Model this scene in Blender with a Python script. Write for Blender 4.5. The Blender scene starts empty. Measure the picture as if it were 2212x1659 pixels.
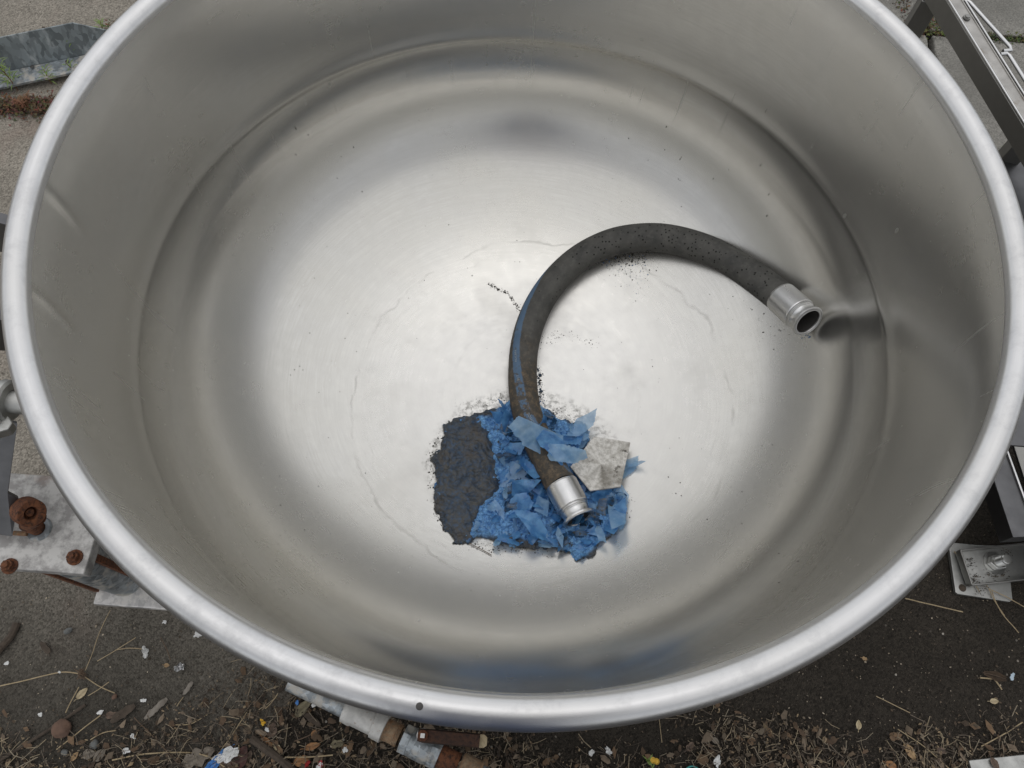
import bpy, bmesh, math, random
import numpy as np
from mathutils import Vector, Matrix, Quaternion, noise as mnoise

sc = bpy.context.scene
R_ = math.radians
# ------------------------------------------------------------------ camera
S, ZR = .74, .88                       # tank radius (centre of the rolled rim) and rim height
CAM = Vector((0, -1.02432*S, ZR+1.2359*S))
_p, _y, _r = R_(65.1821), R_(.0409), R_(4.2978)
_F = Vector((math.sin(_y)*math.cos(_p), math.cos(_y)*math.cos(_p), -math.sin(_p)))
_R = _F.cross(Vector((0, 0, 1))).normalized(); _U = _R.cross(_F)
_R2 = _R*math.cos(_r)+_U*math.sin(_r); _U2 = -_R*math.sin(_r)+_U*math.cos(_r)
cd = bpy.data.cameras.new('camera'); cam = bpy.data.objects.new('camera', cd)
sc.collection.objects.link(cam); sc.camera = cam
cam.matrix_world = Matrix((( _R2.x, _U2.x, -_F.x, CAM.x), (_R2.y, _U2.y, -_F.y, CAM.y),
                           (_R2.z, _U2.z, -_F.z, CAM.z), (0, 0, 0, 1)))
cd.sensor_width = 36; cd.lens = 36*2950/4032; cd.clip_start = .01; cd.clip_end = 2000
FPX = 2950*2212/4032
def ray(x, y): return (_F+_R2*((x-1106)/FPX)-_U2*((y-829.5)/FPX)).normalized()
def at(x, y, z=0.0):
    d = ray(x, y); return CAM+d*((z-CAM.z)/d.z)
# ------------------------------------------------------------------ sky and light
w = bpy.data.worlds.new('World'); sc.world = w; w.use_nodes = True
nt = w.node_tree; bg = nt.nodes['Background']
sky = nt.nodes.new('ShaderNodeTexSky'); sky.sky_type = 'NISHITA'; sky.sun_disc = False
SUN_EL, SUN_ROT = R_(80), R_(-8)
sky.sun_elevation = SUN_EL; sky.sun_rotation = SUN_ROT; sky.air_density = 1.0; sky.dust_density = .8
hs = nt.nodes.new('ShaderNodeHueSaturation'); hs.inputs['Saturation'].default_value = .12
nt.links.new(sky.outputs[0], hs.inputs['Color']); nt.links.new(hs.outputs[0], bg.inputs['Color'])
bg.inputs['Strength'].default_value = .15
sl = bpy.data.lights.new('sun', 'SUN'); sl.energy = .66; sl.angle = R_(108); sl.color = (1, .97, .92)
so = bpy.data.objects.new('sun', sl); sc.collection.objects.link(so)
sd = Vector((math.sin(SUN_ROT)*math.cos(SUN_EL), math.cos(SUN_ROT)*math.cos(SUN_EL), math.sin(SUN_EL)))
so.rotation_euler = sd.to_track_quat('Z', 'Y').to_euler()
sc.view_settings.view_transform = 'Standard'; sc.view_settings.look = 'None'
sc.view_settings.gamma = 1; sc.view_settings.exposure = 0.16
sc.render.engine = 'CYCLES'
sc.cycles.max_bounces = 10; sc.cycles.glossy_bounces = 8

rnd = random.Random(7)
# ------------------------------------------------------------------ node materials
class G:
    def __init__(s, name):
        s.m = bpy.data.materials.new(name); s.m.use_nodes = True; s.t = s.m.node_tree
        s.b = s.t.nodes['Principled BSDF']; s.out = s.t.nodes['Material Output']
    def n(s, typ, ins={}, **props):
        nd = s.t.nodes.new('ShaderNode'+typ)
        for k, v in props.items(): setattr(nd, k, v)
        for k, v in ins.items(): s.set(nd, k, v)
        return nd
    def set(s, nd, k, v):
        i = nd.inputs[k]
        if isinstance(v, bpy.types.NodeSocket): s.t.links.new(v, i)
        else:
            if isinstance(v, tuple) and len(v) == 3 and i.type == 'RGBA': v = (*v, 1)
            i.default_value = v
    def P(s, **kw):
        for k, v in kw.items(): s.set(s.b, k.replace('_', ' '), v)
        return s
    def math(s, op, a, b=None, c=None, clamp=False):
        nd = s.n('Math', {0: a}, operation=op, use_clamp=clamp)
        if b is not None: s.set(nd, 1, b)
        if c is not None: s.set(nd, 2, c)
        return nd.outputs[0]
    def co(s, kind='Object'): return s.n('TexCoord').outputs[kind]
    def scale(s, v, sc3): return s.n('Mapping', {'Vector': v, 'Scale': sc3}).outputs[0]
    def noise(s, v, scale, detail=4, rough=.5, dist=0., out=0):
        return s.n('TexNoise', {'Vector': v, 'Scale': scale, 'Detail': detail, 'Roughness': rough, 'Distortion': dist}).outputs[out]
    def vor(s, v, scale, out='Distance', feature='F1', rnd=1.):
        return s.n('TexVoronoi', {'Vector': v, 'Scale': scale, 'Randomness': rnd}, feature=feature).outputs[out]
    def ramp(s, f, *st, interp='LINEAR'):
        nd = s.n('ValToRGB', {0: f}); cr = nd.color_ramp; cr.interpolation = interp
        while len(cr.elements) < len(st): cr.elements.new(.5)
        for e, (p, c) in zip(cr.elements, st):
            e.position = p; e.color = (c, c, c, 1) if isinstance(c, (int, float)) else (*c, 1)
        return nd.outputs[0]
    def mix(s, f, a, b, blend='MIX'):
        nd = s.n('Mix', data_type='RGBA', blend_type=blend)
        for i, v in ((0, f), (6, a), (7, b)):
            k = nd.inputs[i]
            if isinstance(v, bpy.types.NodeSocket): s.t.links.new(v, k)
            else: k.default_value = (*v, 1) if isinstance(v, tuple) else v
        return nd.outputs[2]
    def bump(s, h, strength=.3, dist=.002, normal=None):
        i = {'Height': h, 'Strength': strength, 'Distance': dist}
        if normal is not None: i['Normal'] = normal
        o = s.n('Bump', i).outputs[0]; s.set(s.b, 'Normal', o); return o
    def wiggle(s, v, scale, amt):
        nz = s.n('TexNoise', {'Vector': v, 'Scale': scale, 'Detail': 3.}).outputs['Color']
        d = s.n('VectorMath', {0: nz, 1: (.5, .5, .5)}, operation='SUBTRACT').outputs[0]
        d = s.n('VectorMath', {0: d, 'Scale': amt}, operation='SCALE').outputs[0]
        return s.n('VectorMath', {0: v, 1: d}, operation='ADD').outputs[0]

M = {}
PUD = (.07, -.035)                       # lowest point of the dished bottom, where rain collected
def steel(name, tank=True, base=(.655, .645, .615), rough=.25, aniso=.3):
    g = G(name); v = g.co()
    sep = g.n('SeparateXYZ', {0: v}); x, y, z = sep.outputs
    r = g.math('SQRT', g.math('ADD', g.math('MULTIPLY', x, x), g.math('MULTIPLY', y, y)))
    th = g.math('ARCTAN2', y, x)
    cyl = g.n('CombineXYZ', {0: g.math('MULTIPLY', th, 5.), 1: g.math('MULTIPLY', r, 260.), 2: g.math('MULTIPLY', z, 260.)}).outputs[0]
    streak = g.noise(cyl, 1., 3, .6)
    cloud = g.noise(v, 3.2, 5, .55); mott = g.noise(v, 38, 5, .6); fine = g.noise(v, 190, 3, .6)
    rg = g.math('ADD', g.math('MULTIPLY', cloud, .10), g.math('ADD', g.math('MULTIPLY', mott, .08), g.math('MULTIPLY', streak, .05)))
    rough_s = g.math('ADD', rg, rough-.115)
    col = g.mix(g.ramp(mott, (.35, 0.), (.7, 1.)), base, tuple(c*.93 for c in base))
    col = g.mix(g.ramp(streak, (.3, 0.), (.7, 1.)), col, tuple(c*.90 for c in base))
    col = g.mix(g.ramp(cloud, (.35, 0.), (.75, .5)), col, (base[0]*.97, base[1]*.95, base[2]*.90))
    if not tank:
        scf = g.ramp(g.noise(g.wiggle(v, 20., .03), 26, 6, .75), (.5, 0.), (.68, .5)); col = g.mix(scf, col, tuple(c*.72 for c in base)); rough_s = g.math('ADD', rough_s, g.math('MULTIPLY', scf, .22))
    h = g.math('ADD', g.math('MULTIPLY', mott, .35), g.math('ADD', g.math('MULTIPLY', streak, .3), g.math('MULTIPLY', fine, .3)))
    met = .93 if tank else .95
    if tank:
        wv = g.wiggle(v, 9., .06); wv = g.wiggle(wv, 45., .012)
        ws = g.n('SeparateXYZ', {0: wv}).outputs
        dx = g.math('SUBTRACT', ws[0], PUD[0]); dy = g.math('SUBTRACT', ws[1], PUD[1])
        d = g.math('SQRT', g.math('ADD', g.math('MULTIPLY', dx, dx), g.math('MULTIPLY', dy, dy)))
        def ring(rad, wd, st):
            q = g.math('DIVIDE', g.math('ABSOLUTE', g.math('SUBTRACT', d, rad)), wd)
            q = g.math('SUBTRACT', 1., q, clamp=True)
            br = g.ramp(g.noise(v, 11., 3, .6), (.40, 0.), (.60, 1.))
            return g.math('MULTIPLY', g.math('MULTIPLY', q, br), st)
        lines = g.math('MAXIMUM', ring(.445, .005, .20), g.math('MAXIMUM', ring(.415, .004, .06), g.math('MAXIMUM', ring(.30, .004, .0), ring(.235, .005, .05))))
        # dried mineral film where the water stood
        film = g.math('MULTIPLY', g.ramp(d, (.0, 1.), (.24, 1.), (.44, .12), (.6, 0.)), g.ramp(mott, (.25, .55), (.7, 1.)))
        film = g.math('MULTIPLY', film, g.ramp(fine, (.2, .7), (.7, 1.)))
        col = g.mix(g.math('MULTIPLY', film, .85), col, (.74, .73, .71))
        met = g.math('SUBTRACT', .93, g.math('MULTIPLY', film, .34))
        rough_s = g.math('ADD', rough_s, g.math('MULTIPLY', film, .12))
        # dark specks, elongated drips on the wall
        sp = g.vor(v, 75., 'Distance'); spm = g.ramp(sp, (.03, 1.), (.13, 0.))
        sel = g.ramp(g.noise(v, 14, 2, .5), (.56, 0.), (.66, 1.))
        near = g.ramp(d, (.16, 1.), (.34, .35), (.5, .12), (.6, .12))
        specks = g.math('MULTIPLY', g.math('MULTIPLY', spm, sel), g.math('MULTIPLY', near, .8))
        dv = g.n('CombineXYZ', {0: g.math('MULTIPLY', th, 13.), 1: g.math('MULTIPLY', z, 11.), 2: 3.1}).outputs[0]
        dd = g.vor(dv, 1., 'Distance'); dcol = g.n('SeparateColor', {0: g.vor(dv, 1., 'Color')}).outputs[0]
        drip = g.math('MULTIPLY', g.ramp(dd, (.02, 1.), (.09, 0.)), g.ramp(dcol, (.45, 0.), (.6, .5)))
        wallm = g.ramp(r, (.69, 0.), (.71, 1.))
        drip = g.math('MULTIPLY', drip, wallm)
        # faint vertical run marks on the wall
        rv = g.n('CombineXYZ', {0: g.math('MULTIPLY', th, 30.), 1: g.math('MULTIPLY', z, 1.5), 2: 0.}).outputs[0]
        runs = g.math('MULTIPLY', g.math('MULTIPLY', g.ramp(g.noise(rv, 1., 3, .7), (.62, 0.), (.75, .25)), wallm), 1.)
        # crack-like grime trail from the hose towards the left and grime round the residue
        ex_ = g.math('DIVIDE', g.math('SUBTRACT', ws[0], .045), .235); ey_ = g.math('DIVIDE', g.math('SUBTRACT', ws[1], -.20), .215)
        de = g.math('SQRT', g.math('ADD', g.math('MULTIPLY', ex_, ex_), g.math('MULTIPLY', ey_, ey_)))
        grime = g.math('MULTIPLY', g.ramp(de, (.9, .75), (1.18, .0)), g.ramp(g.noise(v, 75, 6, .75), (.46, 0.), (.66, .8)))
        veil = g.math('MULTIPLY', g.ramp(g.noise(v, 7.5, 6, .65), (.52, 0.), (.74, .10)), g.ramp(d, (.35, 1.), (.62, .0)))
        dark = g.math('MAXIMUM', g.math('MAXIMUM', lines, g.math('MAXIMUM', veil, specks)), g.math('MAXIMUM', drip, g.math('MAXIMUM', runs, grime)))
        col = g.mix(dark, col, (.11, .105, .085)); met = g.math('SUBTRACT', met, g.math('MULTIPLY', dark, .8), clamp=True)
        rough_s = g.math('ADD', rough_s, g.math('MULTIPLY', dark, .3))
        h = g.math('ADD', h, g.math('MULTIPLY', film, .5))
    g.bump(h, .055, .0012)
    tan = g.n('Tangent', direction_type='RADIAL', axis='Z')
    g.P(Base_Color=col, Metallic=met, Roughness=rough_s, Anisotropic=aniso, Tangent=tan.outputs[0])
    M[name] = g.m
steel('tank_steel'); steel('rim_steel', False, (.66, .66, .665), .36, .15)
def metal(name, base, rough, var=.1, sc_=30, spots=None, bump=.15, met=1.):
    g = G(name); v = g.co(); n1 = g.noise(v, sc_, 5, .6); n2 = g.noise(v, sc_*6, 3, .6)
    c = g.mix(g.ramp(n1, (.3, 0.), (.7, 1.)), base, tuple(b*(1-var*2.5) for b in base)); mt = met
    if spots:
        m = g.ramp(g.noise(v, spots[1], 6, .7), (spots[2], 0.), (spots[2]+.1, 1.)); c = g.mix(m, c, spots[0])
        mt = g.math('SUBTRACT', met, g.math('MULTIPLY', m, met))
    g.P(Base_Color=c, Metallic=mt, Roughness=g.math('ADD', g.math('MULTIPLY', n1, .2), rough-.1))
    g.bump(g.math('ADD', n1, g.math('MULTIPLY', n2, .4)), bump, .001); M[name] = g.m
metal('coupling_steel', (.64, .64, .64), .30, .03, 60, bump=.015)
metal('bore', (.10, .095, .09), .6, .1, 60, met=.5)
metal('stand_steel', (.30, .295, .28), .42, .06, 18)
metal('stand_top', (.46, .445, .42), .45, .12, 26, ((.20, .155, .11), 9, .56))
metal('dark_steel', (.16, .16, .165), .45, .1, 20)
metal('cast', (.52, .52, .50), .5, .1, 40, ((.3, .27, .22), 40, .62))
metal('bolt_steel', (.62, .62, .60), .32, .05, 80)
def rust(name, a=(.10, .035, .016), b=(.20, .075, .03), d=(.03, .014, .009)):
    g = G(name); v = g.co(); n1 = g.noise(v, 45, 6, .7); n2 = g.noise(v, 160, 4, .7)
    c = g.mix(g.ramp(n1, (.35, 0.), (.65, 1.)), a, b); c = g.mix(g.ramp(n2, (.45, 0.), (.65, 1.)), c, d)
    g.P(Base_Color=c, Roughness=.85); g.bump(g.math('ADD', n1, n2), .35, .0006); M[name] = g.m
rust('rust'); rust('rust_dark', (.045, .022, .014), (.085, .038, .020), (.020, .012, .010)); rust('rust_pale', (.30, .22, .14), (.22, .10, .04), (.16, .12, .08))
def galv(name, base=(.33, .36, .38), dirt=(.42, .40, .36), thr=.5, stretch=(1, 1, 1), vs_=120., ct=.3):
    g = G(name); v = g.scale(g.co(), stretch); wv = g.wiggle(v, 30., .03)
    c1 = g.n('SeparateColor', {0: g.vor(wv, vs_, 'Color')}).outputs[0]
    n1 = g.noise(v, 28, 6, .65); n2 = g.noise(v, 120, 3, .6)
    c = g.mix(g.ramp(c1, (.2, 0.), (.9, 1.)), tuple(b*(1-ct) for b in base), tuple(b*(1+ct) for b in base))
    m = g.ramp(n1, (thr, 0.), (thr+.1, 1.)); c = g.mix(m, c, dirt)
    g.P(Base_Color=c, Metallic=g.math('SUBTRACT', .75, g.math('MULTIPLY', m, .6)), Roughness=g.math('ADD', g.math('MULTIPLY', n1, .25), .38))
    g.bump(g.math('ADD', n1, n2), .25, .001); M[name] = g.m
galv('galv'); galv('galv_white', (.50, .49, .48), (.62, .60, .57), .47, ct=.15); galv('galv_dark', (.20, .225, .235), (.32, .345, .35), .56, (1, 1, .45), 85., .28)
metal('cast_white', (.62, .61, .58), .55, .12, 60, ((.26, .15, .08), 75, .60), .3, .35)
g = G('galv_cap'); v = g.co(); n1 = g.noise(v, 30, 6, .7); n2 = g.noise(v, 10, 4, .6); n3 = g.noise(v, 120, 3, .6)
c = g.mix(g.ramp(n1, (.42, 0.), (.58, 1.)), (.55, .54, .52), (.30, .29, .28)); c = g.mix(g.ramp(n2, (.54, 0.), (.68, .8)), c, (.28, .17, .12))
g.P(Base_Color=c, Metallic=.25, Roughness=.6); g.bump(g.math('ADD', n1, n3), .3, .001); M['galv_cap'] = g.m

# hose rubber: u = angle round the hose measured from the printed blue stripe, v = metres along it
g = G('hose_rubber'); uv = g.n('UVMap', uv_map='UVMap').outputs[0]; v = g.co()
us, vs, _ = g.n('SeparateXYZ', {0: uv}).outputs
n1 = g.noise(v, 22, 5, .6); n2 = g.noise(v, 90, 5, .7); n3 = g.noise(v, 420, 3, .6)
c = g.mix(g.ramp(n1, (.3, 0.), (.7, 1.)), (.055, .055, .052), (.105, .102, .093))
c = g.mix(g.ramp(n2, (.5, 0.), (.7, .5)), c, (.14, .137, .125))
spt = g.vor(v, 115., 'Distance'); spc = g.n('SeparateColor', {0: g.vor(v, 115., 'Color')}).outputs[0]
spotm = g.math('MULTIPLY', g.ramp(spt, (.20, 1.), (.30, 0.)), g.ramp(g.math('ADD', spc, g.ramp(vs, (.55, -.0), (.95, .42), (1., .42))), (.80, 0.), (.86, 1.)))
spotm = g.math('MULTIPLY', spotm, g.ramp(vs, (.35, .3), (.7, 1.)))
c = g.mix(spotm, c, (.010, .009, .008))
mudm = g.math('MULTIPLY', g.ramp(g.math('ADD', vs, g.math('MULTIPLY', n1, .30)), (.42, 1.), (.58, 0.)), g.ramp(n2, (.35, .3), (.55, 1.)))
mud = g.mix(g.ramp(n2, (.4, 0.), (.62, 1.)), (.055, .045, .033), (.15, .115, .08)); mud = g.mix(g.ramp(g.noise(v, 70, 5, .7), (.5, 0.), (.62, .8)), mud, (.045, .045, .040))
c = g.mix(mudm, c, mud)
ua = g.math('ABSOLUTE', g.math('ADD', us, g.math('MULTIPLY', g.math('SUBTRACT', n2, .5), .035)))
stm = g.math('MULTIPLY', g.ramp(ua, (.042, 1.), (.052, 0.)), g.ramp(vs, (.02, 1.), (.62, 1.), (.70, 0.)))
flake = g.ramp(g.math('ADD', g.noise(v, 55, 5, .7), g.ramp(vs, (.16, .02), (.20, -.0), (.24, .0), (.36, .1))), (.46, .05), (.52, 1.))
c = g.mix(g.math('MULTIPLY', stm, g.math('MULTIPLY', flake, .92)), c, g.mix(n1, (.065, .12, .20), (.13, .21, .32)))
g.P(Base_Color=c, Roughness=.72, Specular_IOR_Level=.35); g.bump(g.math('ADD', n2, g.math('ADD', g.math('MULTIPLY', n3, .5), g.math('MULTIPLY', mudm, .8))), .45, .0014)
M['hose_rubber'] = g.m
def plain(name, col, rough=.8, col2=None, sc_=60, bump=.2, **kw):
    g = G(name); v = g.co(); n1 = g.noise(v, sc_, 5, .6)
    c = g.mix(g.ramp(n1, (.3, 0.), (.7, 1.)), col, col2 or tuple(c*.7 for c in col))
    g.P(Base_Color=c, Roughness=rough, **kw); g.bump(n1, bump, .001); M[name] = g.m; return g
plain('print_white', (.38, .42, .45), .7)
# blue film: thin, slightly translucent plastic with dirt
def film(name, a, b, tr, dirt):
    g = G(name); v = g.co(); n1 = g.noise(v, 40, 5, .6); n2 = g.noise(v, 110, 5, .7)
    c = g.mix(g.ramp(n1, (.35, 0.), (.62, 1.)), a, b); c = g.mix(g.ramp(g.noise(v, 75, 3, .5), (.60, 0.), (.72, .45)), c, tuple(min(.9, q*1.25+.04) for q in b)); c = g.mix(g.ramp(n2, (dirt, 0.), (dirt+.1, 1.)), c, (.030, .035, .035))
    g.P(Base_Color=c, Roughness=.30, Coat_Weight=.5, Coat_Roughness=.18); g.bump(n2, .2, .001)
    t = g.n('BsdfTranslucent', {'Color': c}); mx = g.n('MixShader', {0: tr})
    g.t.links.new(g.b.outputs[0], mx.inputs[1]); g.t.links.new(t.outputs[0], mx.inputs[2]); 
    tp_ = g.n('BsdfTransparent'); m3 = g.n('MixShader', {0: {'film': .08, 'film_pale': .24}.get(name, 0.)}); g.t.links.new(mx.outputs[0], m3.inputs[1]); g.t.links.new(tp_.outputs[0], m3.inputs[2]); g.t.links.new(m3.outputs[0], g.out.inputs[0])
    M[name] = g.m
film('film', (.050, .19, .48), (.15, .38, .68), .3, .64)
film('film_pale', (.20, .42, .70), (.38, .60, .82), .4, .72)
film('film_dark', (.015, .055, .13), (.035, .12, .25), .15, .50)
g = G('crust'); v = g.co(); at_ = g.n('Attribute', attribute_name='mud').outputs['Fac']
n1 = g.noise(v, 34, 6, .65); n2 = g.noise(v, 130, 5, .7)
vv = g.wiggle(v, 40., .03); cr = g.vor(vv, 55., 'Distance', 'DISTANCE_TO_EDGE')
blue = g.mix(g.ramp(n2, (.3, 0.), (.7, 1.)), (.030, .13, .38), (.24, .50, .80))
blue = g.mix(g.ramp(cr, (.0, .65), (.08, 0.)), blue, (.02, .07, .18))
blue = g.mix(g.ramp(n1, (.60, 0.), (.68, 1.)), blue, (.040, .038, .030))
mudc = g.mix(g.ramp(n1, (.35, 0.), (.6, 1.)), (.028, .040, .058), (.062, .062, .058))
mudc = g.mix(g.ramp(n2, (.46, 0.), (.66, .85)), mudc, (.035, .080, .155)); mudc = g.mix(g.ramp(g.noise(v, 15, 4, .6), (.54, 0.), (.68, .6)), mudc, (.075, .058, .038))
g.P(Base_Color=g.mix(at_, blue, mudc), Roughness=g.math('SUBTRACT', .68, g.math('MULTIPLY', at_, .26))); g.bump(g.math('ADD', n1, n2), .8, .003)
M['crust'] = g.m
g = G('tile'); v = g.co(); n1 = g.noise(v, 40, 6, .7); n2 = g.noise(v, 75, 6, .75); n3 = g.noise(v, 14, 4, .6)
c = g.mix(g.ramp(n2, (.42, 0.), (.58, 1.)), (.72, .70, .66), (.46, .44, .40)); c = g.mix(g.ramp(n3, (.5, 0.), (.66, .75)), c, (.15, .135, .11)); c = g.mix(g.ramp(n1, (.60, 0.), (.68, 1.)), c, (.07, .062, .05))
g.P(Base_Color=c, Roughness=.75); g.bump(g.math('ADD', n1, n3), .15, .0008); M['tile'] = g.m

# ground: dark soil with grit; concrete of exposed aggregate to the left, with soil drifting over it
def ground_nodes(g, v, base_a, base_b, fleck, dark=.0):
    n1 = g.noise(v, 3.2, 6, .6); n2 = g.noise(v, 140, 4, .65); n3 = g.noise(v, 22, 5, .65)
    cv = g.n('SeparateColor', {0: g.vor(v, 260., 'Color')}).outputs; vd = g.vor(v, 260., 'Distance')
    c = g.mix(g.ramp(n2, (.3, 0.), (.7, 1.)), base_a, base_b)
    c = g.mix(g.ramp(cv[0], (.1, 0.), (.95, .6)), c, tuple(b*1.75 for b in base_b))
    c = g.mix(g.ramp(cv[1], (.0, .55), (.3, .0)), c, tuple(b*.35 for b in base_a))
    c = g.mix(g.ramp(n1, (.35, 0.), (.7, .45)), c, tuple(b*.62 for b in base_a))
    c = g.mix(g.ramp(n3, (.5, 0.), (.75, .35)), c, tuple(b*1.4 for b in base_b))
    v2 = g.n('SeparateColor', {0: g.vor(v, 95., 'Color')}).outputs; d2 = g.vor(v, 95., 'Distance')
    fl = g.math('MULTIPLY', g.ramp(d2, (.20, 1.), (.28, 0.)), g.ramp(v2[2], (1-fleck, 0.), (1-fleck+.01, 1.)))
    c = g.mix(fl, c, g.mix(v2[0], (.45, .42, .37), (.20, .17, .14)))
    return c, g.math('ADD', g.math('MULTIPLY', n2, .8), g.math('ADD', g.math('MULTIPLY', n3, .6), g.math('SUBTRACT', .6, vd))), n1, n3
g = G('soil'); v = g.co()
c, h, n1, n3 = ground_nodes(g, v, (.017, .0145, .0115), (.040, .034, .027), .02)
g.P(Base_Color=c, Roughness=.95, Specular_IOR_Level=.2); g.bump(h, .7, .004); M['soil'] = g.m
g = G('concrete'); v = g.co()
cs, hs_, _, _ = ground_nodes(g, v, (.030, .027, .021), (.054, .048, .039), .06)
c, h, n1, n3 = ground_nodes(g, v, (.145, .13, .106), (.275, .25, .212), .22)
c = g.mix(g.ramp(g.noise(v, 5.5, 4, .6), (.55, 0.), (.72, .35)), c, (.20, .14, .115))
xs, ys, _ = g.n('SeparateXYZ', {0: v}).outputs
edge = g.math('ADD', g.math('MULTIPLY', ys, 1.), g.math('ADD', g.math('MULTIPLY', g.noise(v, 2.2, 5, .6), .42), g.math('MULTIPLY', g.noise(v, 30., 4, .7), .06)))
soilm = g.ramp(g.math('ADD', edge, 1.0), (.36, 1.), (.58, .72), (.86, .22), (1.02, 0.)) 
g.P(Base_Color=g.mix(soilm, c, cs), Roughness=.92, Specular_IOR_Level=.25); g.bump(h, .6, .003); M['concrete'] = g.m
g = G('slab'); v = g.co(); c, h, n1, n3 = ground_nodes(g, v, (.16, .154, .136), (.22, .21, .188), .02)
c = g.mix(g.ramp(g.noise(v, 2.5, 5, .6), (.4, 0.), (.7, .6)), c, (.10, .097, .085))
g.P(Base_Color=c, Roughness=.9); g.bump(h, .35, .002); M['slab'] = g.m
# small litter: colour from a per-piece attribute
g = G('litter'); a = g.n('Attribute', attribute_name='col').outputs['Color']; n1 = g.noise(g.co(), 120, 4, .6)
c = g.mix(g.ramp(n1, (.3, 0.), (.7, 1.)), a, g.mix(.45, a, (.02, .015, .01))); g.P(Base_Color=c, Roughness=.85); g.bump(n1, .3, .001); M['litter'] = g.m
def leafmat(name, a, b):
    g = G(name); v = g.co(); n1 = g.noise(v, 55, 5, .65); x, y, z = g.n('SeparateXYZ', {0: v}).outputs
    vein = g.ramp(g.math('ABSOLUTE', y), (.0, 1.), (.0011, 0.))
    wv = g.n('TexWave', {'Vector': v, 'Scale': 60., 'Distortion': 3.}, bands_direction='DIAGONAL').outputs[1]
    c = g.mix(g.ramp(n1, (.35, 0.), (.7, 1.)), a, b); c = g.mix(g.math('MULTIPLY', vein, .6), c, tuple(q*.5 for q in b)); c = g.mix(g.ramp(wv, (.86, 0.), (.97, .3)), c, tuple(q*.55 for q in b))
    g.P(Base_Color=c, Roughness=.75); g.bump(n1, .4, .0012); M[name] = g.m
leafmat('leaf_tan', (.42, .29, .15), (.30, .19, .10)); leafmat('leaf_orange', (.36, .19, .08), (.24, .12, .055)); leafmat('leaf_brown', (.16, .11, .08), (.10, .07, .05))
leafmat('leaf_grey', (.22, .19, .15), (.14, .115, .09)); leafmat('leaf_olive', (.23, .20, .12), (.13, .11, .07)); leafmat('leaf_red', (.09, .035, .028), (.05, .025, .02)); leafmat('leaf_pale', (.55, .46, .30), (.42, .33, .2))
plain('stone_brown', (.16, .095, .065), .9, (.09, .055, .04), 40, .5); plain('stone_grey', (.15, .155, .15), .8, (.09, .09, .085), 50, .3)
plain('wood_grey', (.26, .235, .20), .9, (.13, .11, .09), 70, .5); plain('bark', (.045, .034, .025), .95, (.085, .065, .048), 90, .8)
plain('straw', (.42, .33, .20), .7, (.28, .21, .12), 60, .2); plain('straw_dark', (.15, .10, .065), .8, (.08, .055, .035), 60, .2)
plain('paper_white', (.75, .75, .74), .6, (.50, .50, .48), 90, .2); plain('flake_blue', (.08, .25, .60), .5, (.05, .16, .4), 60, .1); plain('flake_red', (.35, .02, .02), .5, (.25, .02, .02), 60, .1)
plain('weed_green', (.12, .20, .035), .6, (.19, .25, .06), 50, .1); plain('weed_red', (.20, .075, .04), .7, (.14, .085, .035), 50, .1); plain('moss', (.055, .07, .02), .95, (.12, .06, .03), 35, .5)
plain('petal', (.75, .50, .06), .6, (.6, .35, .03), 80, .1); plain('wire_teal', (.05, .35, .33), .4); plain('tag_blue', (.42, .52, .60), .4)
plain('fern', (.10, .065, .04), .8, (.06, .04, .025), 70, .2)

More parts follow.
